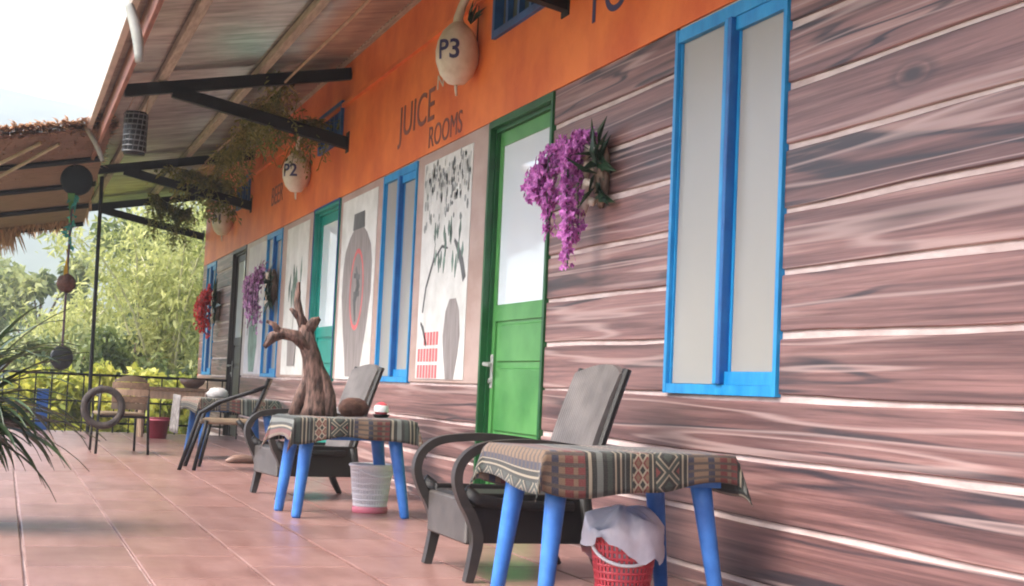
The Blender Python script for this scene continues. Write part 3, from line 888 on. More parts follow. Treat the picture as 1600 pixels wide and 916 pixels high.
# triangular steel brackets
def bracket(y):
    b = MB(); h = .032
    def bar(p, q, w_=.045, h_=.062):
        b.tube([p, q], [(h_, w_)] * 2, 4, up=Vector((0, 0, 1)))
    z1 = 3.035; z0 = z1 - 1.70 * RS
    bar((-1.69, y, z0 - .01), (-.008, y, z1))
    br = b.build('roof_bracket', 'steel', house)
    c = MB(); 
    c.tube([(-1.34, y, z0 + .33 * RS - .035), (.0, y, 2.49)], [(.064, .045)] * 2, 4, up=Vector((0, 0, 1)))
    c.build('strut', 'steel', br)
    MB().bbox(-.012, -.004, y - .05, y + .05, 2.42, 2.58, .002).build('wall_plate', 'steel', br)
for y in (-12.0, -7.4, -2.9, 1.62, 6.15, 10.67, 15.2, 19.05): bracket(y)
# cord strung under the brackets
cz = lambda y: 2.905 - .02 * math.sin((y - 6.15) / 4.5 * math.pi) ** 2
tag(MB().tube([(-.52, 2 + .5 * i, cz(2 + .5 * i)) for i in range(34)], .010, 6).build('cord', 'cord'), 'thin tan pole line strung lengthwise beneath the black roof brackets', 'cord')

# gutter hooks on the eave
def hook(y, r, ln, lean, label):
    m = MB()
    pts = [(EX - .06 + .02 * math.sin(t * 3) + lean * t, y + .0, 2.80 - ln * t) for t in [i / 8 for i in range(9)]]
    m.tube(pts, [r * (.6 + .5 * math.sin(math.pi * (.15 + .7 * i / 8))) for i in range(9)], 8)
    return tag(m.build('eave_peg', 'hook', smooth=True), label, 'peg', 'pegs hooked over the eave')
hook(8.35, .030, .36, .09, 'pale grey curved peg sticking out from the roof eave nearest the camera')
hook(12.9, .022, .30, .17, 'thin darker slanting peg on the roof eave just before the thatched roof')

# ================================================================== WALL HANGINGS
# gourds
def gourd(y, z, label, txt, sc=1.0):
    t = thing('gourd_sign', label, 'sign', (-.12, y, z), 0, 'numbered gourds hung on the orange wall')
    b = MB(); prof = [(.001, -.185), (.05, -.175), (.092, -.13), (.118, -.06), (.122, 0), (.112, .06), (.088, .115), (.055, .15), (.032, .17)]
    b.lathe([(r * sc, zz * sc) for r, zz in prof], 24)
    b.build('gourd_body', 'gourd', t, smooth=True)
    nk = MB()
    nk.tube([(0, 0, .155 * sc), (.0, .01, .20 * sc), (.01, -.015, .26 * sc), (.03, -.06, .33 * sc), (.05, -.085, .40 * sc)], [.036 * sc, .028 * sc, .024 * sc, .022 * sc, .015 * sc], 10)
    nk.build('gourd_neck', 'gourd', t, smooth=True)
    MB().tube([(0, 0, -.18 * sc), (0, -.006, -.215 * sc), (.004, -.004, -.245 * sc)], [.010, .008, .006], 7).build('stalk', 'gourd', t, smooth=True)
    MB().tube([(.10, 0, .0), (.114, 0, .05), (.117, 0, .30)], .006, 6).build('hanger', 'steel', t)
    lv = MB()
    for i in range(9):
        lv.leaf((.06, -.03, .16), (R.uniform(-.3, .5), R.uniform(-.8, .1), R.uniform(.3, 1.2)), (-1, 0, .3), R.uniform(.10, .2), .035)
    lv.build('dry_leaf', 'darkleaf', t)
    if txt:
        cu = bpy.data.curves.new('txt', 'FONT'); cu.body = txt; cu.size = .15; cu.align_x = 'CENTER'; cu.offset = .003
        cu.resolution_u = 3
        ob = bpy.data.objects.new('txt', cu); col.objects.link(ob)
        dg = C.evaluated_depsgraph_get(); me = bpy.data.meshes.new_from_object(ob.evaluated_get(dg)); bpy.data.objects.remove(ob)
        bm = bmesh.new(); bm.from_mesh(me)
        bmesh.ops.subdivide_edges(bm, edges=[e for e in bm.edges if e.calc_length() > .03], cuts=2)
        bm.to_mesh(me); bm.free()
        for v in me.vertices:
            tx, ty = v.co.x, v.co.y
            zz = (ty - .055); tt = max(-.98, min(.98, zz / .19)); r_ = .122 * sc * math.sqrt(1 - tt * tt) + .003
            an = tx * .95 / max(r_, .06)
            an = an + .85    # faces a little toward the camera side
            v.co = (-r_ * math.cos(an), -r_ * math.sin(an), zz)
        me.materials.clear(); me.materials.append(MT['navy'])
        o = bpy.data.objects.new('lettering', me); col.objects.link(o); o.parent = t
    return t
gourd(7.50, 2.52, 'large pale gourd painted P3 hanging beside the green door', 'P3')
gourd(12.10, 2.45, 'middle pale gourd painted P2 hanging above the teal door', 'P2')
gourd(16.5, 2.46, 'small far gourd hanging on the orange wall near its end', 'P1')

# orchid sprays
def orchid(y, z, mpet, label, sc=1.0, nfl=230, seed=1, group='flower sprays fixed to the wall', drop=.30, fwd=.16):
    rr = random.Random(seed)
    t = thing('orchid_spray', label, 'flowers', (-.02, y, z), 0, group)
    # bark mount
    bk = MB(); bk.sphere((-.01, 0, 0), (.035 * sc, .05 * sc, .14 * sc), 12, 9, .12, rr); bk.build('bark_mount', 'bark', t, smooth=True)
    rt_ = MB()
    for i in range(4):
        zz = (.10 - .075 * i) * sc
        rt_.tube([(-.03, .02, zz), (-.055, .05 * sc, zz + .015), (-.05, .085 * sc, zz - .02), (-.045, .10 * sc, zz - .05)], [.018 * sc, .022 * sc, .018 * sc, .008 * sc], 7)
    rt_.build('pale_root', 'gourd', t, smooth=True)
    lf = MB()
    for i in range(26):
        a = rr.uniform(-1.3, 1.5)
        lf.leaf((-.03, rr.uniform(-.03, .02) * sc, rr.uniform(-.10, .12) * sc), (-.45 * rr.random(), rr.uniform(-.9, .1), math.sin(a)), (-1, rr.uniform(-.4, .4), .2), rr.uniform(.10, .19) * sc, .045 * sc)
    lf.build('leaf', 'darkleaf', t)
    st = MB(); fl = MB()
    for b in range(11):
        yo = rr.uniform(.08, .52) * sc; xo = -rr.uniform(.06, fwd) * sc; zt = rr.uniform(.06, .20) * sc
        ln = (drop + rr.uniform(-.05, .05)) * sc * max(.35, 1.75 - 3.0 * yo / sc)
        pts = [(-.03, .02, .08 * sc), (xo * .6, yo * .55, zt), (xo, yo, zt * .55), (xo * 1.05, yo * 1.0 - .02, zt * .3 - ln * .55), (xo, yo * .95 - .035, -ln)]
        st.tube(pts, .003, 5)
        for i in range(int(nfl / 11)):
            q = rr.random() ** .8 * 3.3 + .7; k = min(3, int(q)); fr = q - k
            p = Vector(pts[k]).lerp(Vector(pts[k + 1]), min(1, fr)) + Vector((rr.uniform(-.03, .03), rr.uniform(-.035, .035), rr.uniform(-.03, .03))) * sc
            nn = Vector((-1, rr.uniform(-1, .8), rr.uniform(-.6, .8))).normalized()
            u_ = nn.orthogonal().normalized(); v_ = nn.cross(u_); a0 = rr.uniform(0, 6); s_ = rr.uniform(.014, .026) * sc
            for e in range(5):
                a = a0 + e * 1.2566; d = u_ * math.cos(a) + v_ * math.sin(a)
                fl.leaf(p, d + nn * .25, nn, s_, s_ * .75, .2)
    st.build('flower_stem', 'darkleaf', t)
    o = fl.build('blossom', mpet, t); o['kind'] = 'stuff'
    return t
orchid(5.58, 1.60, 'orchid', 'bright purple orchid spray on the plank wall between green door and near window', 1.0, 1150, 2, drop=.23)
orchid(13.45, 1.52, 'orchid_pink', 'pale lilac orchid spray hanging by the far blue window above the driftwood', 1.2, 600, 3, drop=.26)
orchid(17.15, 1.50, 'redflower', 'scarlet flower spray on the plank wall at the far end of the house', 1.3, 560, 4, drop=.20)

# hanging vines under the roof
def vine(label, pts0, n, seed, drop, spread, nleaf=22, size=.05):
    rr = random.Random(seed)
    t = thing('hanging_vine', label, 'vine', pts0[0], 0, 'vines trailing under the porch roof')
    o0 = Vector(pts0[0]); st = MB(); lf = MB()
    P_ = [Vector(p) - o0 for p in pts0]
    st.tube(P_, .008, 5)
    for i in range(n):
        k = rr.randrange(len(P_) - 1); p = P_[k].lerp(P_[k + 1], rr.random())
        d = drop * rr.uniform(.2, 1.0) ** 1.4
        end = p + Vector((rr.uniform(-spread, spread), rr.uniform(-spread, spread), -d))
        mid = p.lerp(end, .5) + Vector((rr.uniform(-.08, .08), rr.uniform(-.08, .08), rr.uniform(0, .12)))
        st.tube([p, mid, end], .0028, 4, cap=False)
        for j in range(nleaf):
            q = rr.random(); b = p.lerp(mid, q * 2) if q < .5 else mid.lerp(end, q * 2 - 1)
            b = b + Vector((rr.uniform(-.03, .03), rr.uniform(-.03, .03), rr.uniform(-.03, .03)))
            lf.leaf(b, (rr.uniform(-1, 1), rr.uniform(-1, 1), rr.uniform(-1, .3)), (rr.uniform(-1, 1), rr.uniform(-1, 1), 1), rr.uniform(.5, 1.2) * size, size * .35)
    st.build('vine_stem', 'vineleaf', t)
    o = lf.build('foliage', 'vineleaf', t); o['kind'] = 'stuff'
vine('fine yellow-green vine trailing over the tan line beside the nearest full bracket', [(-.45, 10.75, 2.97), (-.5, 12.0, 2.92), (-.45, 13.4, 2.92), (-.35, 14.8, 2.9)], 110, 31, .46, .25, 20, .06)
vine('airy vine tangled along the strut of the nearest full bracket above the wall', [(-.75, 10.7, 2.72), (-.4, 10.75, 2.62), (-.15, 10.9, 2.66), (-.1, 11.6, 2.8)], 60, 32, .42, .18, 18, .055)
vine('denser green vine tangled on the second bracket and hanging over the gourds', [(-.95, 15.25, 2.86), (-.6, 15.2, 2.78), (-.3, 15.3, 2.72), (-.15, 16.2, 2.8)], 80, 33, .44, .22, 20, .075)
vine('leafy vine dangling at the far end bracket against the bright trees', [(-.75, 18.6, 2.95), (-.5, 18.9, 2.85), (-.2, 18.8, 2.75)], 40, 34, .62, .14, 26, .085)

# ---------------- hanging ornaments at the eave
t = thing('hanging_lantern', 'grey punched-tin cylinder lantern hung by two strings from the eave', 'lantern', (-1.53, 11.5, 2.37))
lb = MB(); lb.lathe([(.0, .0), (.080, 0), (.086, .02), (.086, .32), (.080, .34), (.0, .345)], 18); lb.build('lantern_core', 'black', t, smooth=True)
for k in range(8): MB().torus((0, 0, .025 + .042 * k), .089, .006, 20, 6).build('band', 'tin', t, smooth=True)
wr = MB()
for k in range(14):
    a = 2 * math.pi * k / 14
    wr.tube([(.091 * math.cos(a + .4 * q), .091 * math.sin(a + .4 * q), .02 + .31 * q) for q in (0, .25, .5, .75, 1)], .004, 4)
wr.build('lattice', 'tin', t)
for s_ in (-1, 1): MB().tube([(.07 * s_, 0, .34), (.05 + .045 * s_, -.02, .54)], .003, 5).build('string', 'cord', t)
def ornament():
    t = thing('hanging_ornament', 'hanging string ornament with black disc, ribbons, brown husk ball and grey disc', 'ornament', (-1.88, 14.0, .74))
    MB().tube([(0, 0, .02), (0, 0, .60), (.0, 0, 1.85), (.02, 0, 2.05)], .011, 6).build('string', 'purpledk', t)
    m1 = Matrix.Translation((0, 0, .03)) @ Matrix.Rotation(rad(90), 4, 'X') @ Matrix.Rotation(rad(20), 4, 'Y')
    MB().lathe([(0, -.03), (.06, -.028), (.10, -.012), (.115, 0), (.10, .01), (0, .014)], 24, mtx=m1).build('grey_disc', 'pan', t, smooth=True)
    b = MB(); b.sphere((0, 0, .73), .088, 16, 11, .07, R); b.build('husk_ball', 'coconut', t, smooth=True)
    m2 = Matrix.Translation((.03, 0, 1.71)) @ Matrix.Rotation(rad(90), 4, 'X')
    MB().lathe([(0, -.04), (.08, -.036), (.13, -.015), (.15, 0), (.13, .014), (0, .02)], 26, mtx=m2).build('black_disc', 'pan_dk', t, smooth=True)
    for nm, mm, z0, z1, w_, yo, sd_ in (('ribbon', 'yellow', .80, 1.05, .022, -.015, 1), ('ribbon', 'turq', 1.05, 1.32, .028, .01, 2), ('ribbon', 'ribgreen', 1.30, 1.58, .035, -.01, 3), ('ribbon', 'turq', 1.38, 1.56, .018, .03, 4)):
        rr = random.Random(sd_); rb = MB(); n = 8
        for i in range(n + 1):
            z = z0 + (z1 - z0) * i / n; a = i * .5 + sd_
            for s_ in (-1, 1): rb.v.append((yo + s_ * w_ * math.cos(a * .4), yo + s_ * w_ * math.sin(a) * .5 - .01, z))
        for i in range(n): rb.f.append((2 * i, 2 * i + 1, 2 * i + 3, 2 * i + 2))
        rb.build(nm, mm, t, smooth=True)
    lf = MB()
    for i in range(26): lf.leaf((R.uniform(-.02, .05), 0, R.uniform(1.08, 1.6)), (R.uniform(-1, 1), R.uniform(-.6, .6), R.uniform(-.8, .4)), (0, -1, .2), R.uniform(.05, .09), .03)
    lf.build('paper_leaf', 'turq', t)
ornament()

# ================================================================== THATCHED CANOPY (left, beyond the eave)
th = thing('thatched_canopy', 'low brown thatched canopy with dark purlins joining the porch eave at left', 'roof', (-3.0, 15.5, 2.4))
TO = Vector((-3.0, 15.5, 2.4))
def tz(x, y): return 2.80 + .20 * (x + 1.65) - .098 * (y - 13.0)
def tp(x, y, dz=0): return Vector((x, y, tz(x, y) + dz)) - TO
m = MB()
NX, NY = 24, 12
rr = random.Random(9)
for j in range(NY + 1):
    for i in range(NX + 1):
        x = -1.62 - 1.5 * i / NX; y = 12.9 + 4.4 * j / NY; m.v.append(tuple(tp(x, y)))
for j in range(NY):
    for i in range(NX):
        a = j * (NX + 1) + i; m.f.append((a, a + 1, a + 2 + NX, a + 1 + NX))
m.build('woven_underside', 'thatch_under', th)
m = MB()
for i in range(5200):
    x = rr.uniform(-3.1, -1.6); y = rr.uniform(13.0, 17.2); q = (y - 12.9) / 4.4
    p = tp(x, y, .05 + .16 * math.sin(math.pi * min(1, .12 + q * .9)) * rr.uniform(.6, 1.0)); d = Vector((rr.uniform(-.10, .10), -1 if y < 15.3 else 1, -.10 + rr.uniform(-.05, .03)))
    m.leaf(p, d, (0, 0, 1), rr.uniform(.5, .9), .026, .02)
for i in range(1500):
    x = rr.uniform(-3.1, -1.6); p = tp(x, 13.15, rr.uniform(.02, .13))
    m.leaf(p, (rr.uniform(-.22, .22), -1, rr.uniform(-.10, .0)), (0, 0, 1), rr.uniform(.15, .34), .022, .02)
o = m.build('thatch', 'thatch', th); o['kind'] = 'stuff'
m = MB()
for i in range(500):
    x = rr.uniform(-3.1, -1.75); p = tp(x, rr.uniform(17.05, 17.3), rr.uniform(-.02, .05))
    L_ = rr.uniform(.05, .14) * (1 + 1.6 * (x < -2.35))
    m.leaf(p, (rr.uniform(-.5, .5), rr.uniform(.0, .5), -1), (0, -1, 0), L_, .022, .05)
o = m.build('thatch_fringe', 'thatch', th); o['kind'] = 'stuff'
for y in (14.0, 15.1, 16.2, 17.25):
    MB().tube([tp(-1.62, y, -.03), tp(-3.15, y, -.03)], .028, 6).build('purlin', 'steel', th)
for q in ((-2.05, 13.3, -2.65, 14.1), (-2.2, 13.2, -2.9, 14.0)):
    MB().tube([tp(q[0], q[1], -.02), tp(q[2], q[3], -.14)], .017, 7).build('bamboo_rafter', 'bamboo', th)
MB().tube([tp(-3.0, 17.1, -.03), Vector((-3.0, 17.1, -.6)) - TO], .05, 8).build('post', 'wood', th)
MB().tube([tp(-3.0, 13.2, -.03), Vector((-3.0, 13.2, -.6)) - TO], .05, 8).build('post', 'wood', th)

# ================================================================== RAILING
rl = thing('porch_railing', 'low thin black metal railing across the far end of the porch', 'railing', (-2.2, 16.0, 0))
def rail(z, r): MB().tube([(-2.2, 0, z), (2.16, 0, z)], r, 6).build('rail', 'steel', rl)
rail(.615, .016); rail(.10, .012); rail(.33, .010)
bal = None
for i in range(27):
    x = -2.15 + i * .164
    if bal is None: bal = MB().tube([(0, 0, .0), (0, 0, .61)], .008, 5).build('baluster', 'steel', rl); bal.location = (x, 0, 0)
    else: share(bal, rl, (x, 0, 0))
tag(MB().tube([(-1.50, 15.85, 0), (-1.52, 15.85, 2.75)], .022, 8).build('steel_post', 'black'), 'slim black post rising from the railing to the roof end', 'post')
t = thing('blue_board', 'upright blue board standing behind the railing at left', 'board', (-1.95, 16.9, -.55))
MB().bbox(-.065, .065, -.012, .012, .52, 0.98, .004).build('board', 'blue_dk', t)
MB().box(-.02, .02, .014, .04, 0, .98).build('stake', 'wood', t)

# ================================================================== FURNITURE
def table(loc, rz, label, L_=.66, W_=.44, h=.478, ov=.115, seed=1):
    rr = random.Random(seed)
    t = thing('plastic_table', label, 'table', (loc[0], loc[1], 0), rz, 'cloth-covered blue tables along the wall')
    MB().bbox(-L_ / 2 + .01, L_ / 2 - .01, -W_ / 2 + .01, W_ / 2 - .01, h - .03, h - .004, .006).build('tabletop', 'blueplastic', t)
    ap = MB(); e = .03
    for s_ in (-1, 1):
        ap.box(-L_ / 2 + e, L_ / 2 - e, s_ * (W_ / 2 - e) - .008, s_ * (W_ / 2 - e) + .008, h - .10, h - .03)
        ap.box(s_ * (L_ / 2 - e) - .008, s_ * (L_ / 2 - e) + .008, -W_ / 2 + e + .008, W_ / 2 - e - .008, h - .10, h - .03)
    ap.build('apron', 'blueplastic', t)
    for sx in (-1, 1):
        for sy in (-1, 1):
            tx, ty = sx * (L_ / 2 - .085), sy * (W_ / 2 - .075)
            bx, by = sx * (L_ / 2 - .035 + .02 * (sx > 0)), sy * (W_ / 2 - .04)
            pts = [(bx + (tx - bx) * q, by + (ty - by) * q, (h - .035) * q) for q in (0, .03, .3, .7, 1)]
            MB().tube(pts, [.020, .0235, .0265, .032, .038], 12, up=Vector((1, 0, 0))).build('leg', 'blueplastic', t, smooth=True)
    # cloth lies on the table
    cm = MB(); nu, nv = 46, 36
    LU, LV = L_ / 2 + ov, W_ / 2 + ov
    uvs = []
    ph = [rr.uniform(0, 6.28) for _ in range(6)]
    for j in range(nv + 1):
        for i in range(nu + 1):
            u = -LU + 2 * LU * i / nu; v = -LV + 2 * LV * j / nv
            uvs.append((u + .5 + seed * .17, v + .5))
            du = max(0, abs(u) - L_ / 2) * (1 + .16 * math.sin(v * 9 + ph[4])); dv = max(0, abs(v) - W_ / 2) * (1 + .20 * math.sin(u * 7 + ph[5]) + .06 * math.sin(u * 19))
            x = max(-L_ / 2, min(L_ / 2, u)); y = max(-W_ / 2, min(W_ / 2, v))
            su = 1 if u > 0 else -1; sv = 1 if v > 0 else -1
            d = math.hypot(du, dv)
            fold = .5 + .5 * math.sin(u * 24 + 2 * math.sin(u * 7 + ph[1]) + ph[0]) * (.6 + .4 * math.sin(v * 19 + ph[1]))
            fl_ = .008 + d * (.03 + .30 * fold * fold)
            if du > 0 and dv > 0:
                mn = min(du, dv); ex = .55 * mn
                x += su * (.008 + ex * .5 + .06 * du); y += sv * (.008 + ex * .5 + .06 * dv); z = h + .004 - math.sqrt(du * du + dv * dv) * .96
            elif du > 0: x += su * fl_; z = h + .004 - du * .98
            elif dv > 0: y += sv * fl_; z = h + .004 - dv * .98
            else: z = h + .004 + .0015 * math.sin(u * 30 + ph[2]) * math.sin(v * 26 + ph[3])
            cm.v.append((x, y, z))
    for j in range(nv):
        for i in range(nu):
            a = j * (nu + 1) + i; cm.f.append((a, a + 1, a + 2 + nu, a + 1 + nu))
    return t, cm, uvs
def drape(t, cm, uvs, label, loc, rz):
    o = cm.build('tablecloth', 'cloth', smooth=True)
    o.location = (loc[0], loc[1], 0); o.rotation_euler = (0, 0, rz)
    uvl = o.data.uv_layers.new(name='UVMap')
    li = [0] * len(o.data.loops); o.data.loops.foreach_get('vertex_index', li)
    uvl.data.foreach_set('uv', [c for i in li for c in uvs[i]])
    sm = o.modifiers.new('thick', 'SOLIDIFY'); sm.thickness = .003; sm.offset = 1
    tag(o, label, 'tablecloth', 'woven patterned tablecloths')
T1 = ((-.54, 4.22), rad(4)); T2 = ((-.77, 7.0), rad(3)); T3 = ((-.62, 11.75), rad(10))
drape(*table(*T1, 'nearest blue plastic table under patterned cloth before the green door', seed=1), 'patterned woven cloth on the nearest blue table with diamond band in front', *T1)
drape(*table(*T2, 'second blue plastic table with the driftwood and red and white ball on its cloth', L_=.60, seed=2), 'patterned woven cloth under the small red and white ball', *T2)
drape(*table(*T3, 'farthest blue plastic table half hidden behind the tubular rattan chair', seed=3), 'patterned woven cloth on the farthest blue table', *T3)

# lounge chair, front toward -x, origin at centre of the base
def crom(pts, k=4):
    out = []; n = len(pts)
    for i in range(n - 1):
        p0, p1, p2, p3 = (Vector(pts[max(i - 1, 0)]), Vector(pts[i]), Vector(pts[i + 1]), Vector(pts[min(i + 2, n - 1)]))
        for j in range(k):
            t = j / k
            out.append(.5 * ((2 * p1) + (p2 - p0) * t + (2 * p0 - 5 * p1 + 4 * p2 - p3) * t * t + (3 * p1 - p0 - 3 * p2 + p3) * t ** 3))
    return out + [Vector(pts[-1])]
def lounge_chair(label):
    t = thing('rattan_armchair', label, 'chair', (0, 0, 0), 0, 'dark woven lounge armchairs against the wall')
    W = .25
    # seat and aprons
    MB().bbox(-.27, .14, -W + .045, W - .045, .25, .285, .01).build('seat', 'rattan_blk', t)
    MB().bbox(-.285, -.262, -W + .02, W - .02, .125, .275, .006).build('front_apron', 'rattan_apron', t)
    for s_ in (-1, 1):
        MB().bbox(-.262, .16, s_ * (W - .022) - .010, s_ * (W - .022) + .010, .13, .30, .004).build('side_apron', 'rattan_blk', t)
    # curved back panel
    b = MB(); n = 12; nz = 8
    for side in (0, 1):
        for j in range(nz + 1):
            q = j / nz
            for i in range(n + 1):
                s_ = i / n * 2 - 1
                z = .27 + q * (.50 - .035 * s_ * s_ * (1 if q > .9 else q)); x = .125 + .125 * q + .025 * q * q + .035 * (1 - s_ * s_) + side * .022
                b.v.append((x, s_ * (.200 + .012 * q), z))
    st = (n + 1) * (nz + 1)
    for j in range(nz):
        for i in range(n):
            a = j * (n + 1) + i; b.f.append((a, a + 1, a + n + 2, a + n + 1)); b.f.append((st + a, st + a + n + 1, st + a + n + 2, st + a + 1))
    rim = [j * (n + 1) for j in range(nz + 1)] + [nz * (n + 1) + i for i in range(1, n + 1)] + [j * (n + 1) + n for j in range(nz - 1, -1, -1)]
    for a, c in zip(rim[:-1], rim[1:]): b.f.append((a, c, st + c, st + a))
    b.build('backrest', 'rattan', t, smooth=False)
    for s_ in (-1, 1):
        MB().tube([(.156 + .125 * q + .025 * q * q, s_ * (.197 + .012 * q), .25 + .50 * q) for q in [i / 6 for i in range(7)]], [(.020, .016)] * 7, 8).build('back_post', 'rattan_blk', t)
        # arm loop that runs down into the front leg: a flat band
        y = s_ * W
        pts = [(.20, .45), (.10, .465), (-.02, .475), (-.14, .472), (-.24, .455), (-.298, .41), (-.315, .35), (-.296, .285), (-.258, .22), (-.235, .15), (-.245, .07), (-.26, 0)]
        pts = [(p[0] - .015, y, p[1]) for p in pts]
        cp = crom(pts); nn_ = len(cp)
        band = MB().tube(cp, [(.021 + .006 * min(1, max(0, (i / nn_ - .6) * 5)) - .008 * max(0, i / nn_ - .8) * 5, .030) for i in range(nn_)], 4, up=Vector((0, 0, 1)))
        band.build('arm', 'rattan_arm', t)
        MB().tube([(-.300, y, .305), (-.25, y, .278), (-.12, y, .262), (.10, y, .262)], [(.03, .02), (.024, .02), (.018, .02), (.018, .02)], 8, up=Vector((0, 0, 1))).build('arm_stay', 'rattan_blk', t, smooth=True)
        MB().tube([(.15, y * .93, .29), (.17, y * .93, .16), (.205, y * .93, .07), (.245, y * .93, 0)], [(.024, .024), (.024, .024), (.02, .02), (.016, .016)], 8).build('leg', 'rattan_blk', t, smooth=True)
    return t
ch = lounge_chair('nearest dark woven armchair between the green door and the first table')
ch.location = (-.585, 4.89, 0)
c2_ = copy_tree(ch); c2_['label'] = 'second dark woven armchair behind the table with the ball'
c2_.location = (-.69, 8.05, 0); c2_.rotation_euler = (0, 0, rad(6))

# waste baskets
def basket(loc, h, rb, rt_, mbody, label, mring=None):
    t = thing('waste_basket', label, 'basket', (loc[0], loc[1], 0), 0, 'plastic waste baskets under the tables')
    inner = MB(); inner.lathe([(0, .008), (rb - .006, .008), (rt_ - .007, h - .005)], 28); inner.build('inner_liner', 'liner' if mring is None else 'paleplastic', t, smooth=True)
    b = MB()
    for k in range(9):
        z = .012 + (h - .02) * k / 8; r = rb + (rt_ - rb) * z / h
        b.torus((0, 0, z), r, .0035, 30, 6, rz=.005 if k not in (0, 8) else .014)
    for k in range(40):
        a = 2 * math.pi * k / 40
        b.tube([(rb * math.cos(a), rb * math.sin(a), .01), (rt_ * math.cos(a), rt_ * math.sin(a), h - .01)], [(.003, .0062)] * 2, 4, cap=False, up=Vector((math.cos(a), math.sin(a), 0)))
    b.build('basket_wall', mbody, t)
    MB().torus((0, 0, h), rt_ + .002, .008, 30, 8).build('rim', mbody, t, smooth=True)
    MB().torus((0, 0, .016), rb + .004, .006, 30, 8, rz=.018).build('base_ring', mring or mbody, t, smooth=True)
    return t
b1 = basket((-.425, 4.33), .205, .085, .112, 'pinkplastic', 'red perforated waste basket with white bag under the nearest table')
MB().tube([(.112 * math.cos(a), .118 * math.sin(a) , .195 - .085 * math.sin((a - rad(180)) / rad(180) * math.pi) ** .8 if math.sin((a - rad(180)) / rad(180) * math.pi) > 0 else .195) for a in [rad(180 + 180 * i / 16) for i in range(17)]], .006, 7).build('handle', 'whiteplastic', b1, smooth=True)
b1.rotation_euler = (0, 0, rad(-18))
# crumpled bag over the rim (lies in the basket)
rr = random.Random(14); bgm = MB(); n1, n2 = 40, 14
for j in range(n2 + 1):
    q = j / n2
    for i in range(n1):
        a = 2 * math.pi * i / n1
        cr = .010 * math.sin(a * 5 + 1) + .008 * math.sin(a * 9 + q * 4) + .006 * math.sin(a * 14 + q * 9)
        if q < .55:     # skirt rising from outside the rim
            k = q / .55; r = .137 + cr * .6 - .008 * k; z = .150 + .075 * k + .035 * math.sin(a * 2 + .6) * (1 - k) + cr
        else:
            k = (q - .55) / .45; r = (.129 + cr * .6) * (1 - k) + .002; z = .232 + .060 * math.sin(k * 1.7) + cr * .8 * (1 - k) + .022 * math.sin(a * 3 + k * 3) * (1 - k)
        if z < .232 and q < .7: r = max(r, .1275)
        bgm.v.append((r * math.cos(a), r * math.sin(a), z))
for j in range(n2):
    for i in range(n1):
        a = j * n1 + i; b = j * n1 + (i + 1) % n1; bgm.f.append((a, b, b + n1, a + n1))
bo = bgm.build('rubbish_bag', 'liner', smooth=True); bo.location = (-.425, 4.33, 0)
tag(bo, 'crumpled white plastic bag bulging out of the red basket', 'bag')
b2 = basket((-.575, 7.16), .24, .082, .108, 'paleplastic', 'pale perforated waste basket with pink base under the second table', 'pinkring')
MB().tube([(.108 * math.cos(a), .11 * math.sin(a), .235 - .05 * max(0, math.sin(a - rad(180)))) for a in [rad(180 + 180 * i / 14) for i in range(15)]], .005, 6).build('handle', 'paleplastic', b2, smooth=True)
b2.rotation_euler = (0, 0, rad(25))

# things on the second table
t = thing('ball_ornament', 'small red and white ball in a dark dish on the second table', 'ornament', (-.55, 7.12, .482))
MB().lathe([(0, 0), (.03, 0), (.04, .012), (.045, .022), (.03, .02)], 18).build('dish', 'black', t, smooth=True)
bs = MB(); bs.lathe([(.038 * math.cos(a), .046 + .038 * math.sin(a)) for a in [rad(x) for x in range(-90, 91, 15)]], 18); bs.build('ball', 'pinkplastic', t, smooth=True)
MB().lathe([(.0395 * math.cos(rad(a)), .046 + .0395 * math.sin(rad(a))) for a in (-20, 0, 15, 32)], 18).build('white_band', 'whiteplastic', t, smooth=True)
t = thing('coconut_bowl', 'brown rough husk bowl on the second table beside the ball', 'bowl', (-.68, 7.2, .482))
bs = MB(); bs.lathe([(0, 0), (.05, .002), (.075, .03), (.078, .055), (.06, .085), (.03, .098), (0, .10)], 16)
bs.v = [(x * (1 + R.uniform(-.06, .06)), y * (1 + R.uniform(-.06, .06)), z) for x, y, z in bs.v]; bs.build('husk', 'coconut', t, smooth=True)

# driftwood stump
def limb(m, pts, rs, rr, seg=12):
    o = len(m.v); m.tube(pts, rs, seg)
    for i in range(o, len(m.v)):
        v = Vector(m.v[i]); m.v[i] = tuple(v + Vector((rr.uniform(-1, 1), rr.uniform(-1, 1), rr.uniform(-1, 1))) * .006)
rr = random.Random(8)
t = thing('driftwood_stump', 'gnarled brown driftwood stump with bare branches standing on the second table', 'driftwood', (-.925, 7.06, .483))
m = MB()
limb(m, [(.02, 0, 0), (.02, 0, .05), (.018, 0, .13), (.005, 0, .22), (-.015, 0, .30), (-.045, 0, .37), (-.055, 0, .45)], [.080, .066, .057, .051, .047, .044, .034], rr, 14)
limb(m, [(.085, -.03, 0), (.08, -.03, .10), (.05, -.02, .20), (.02, -.01, .28)], [.038, .034, .025, .014], rr)
limb(m, [(-.075, .03, 0), (-.055, .02, .10), (-.02, .01, .22)], [.040, .032, .016], rr)
m.build('trunk', 'driftwood', t, smooth=True)
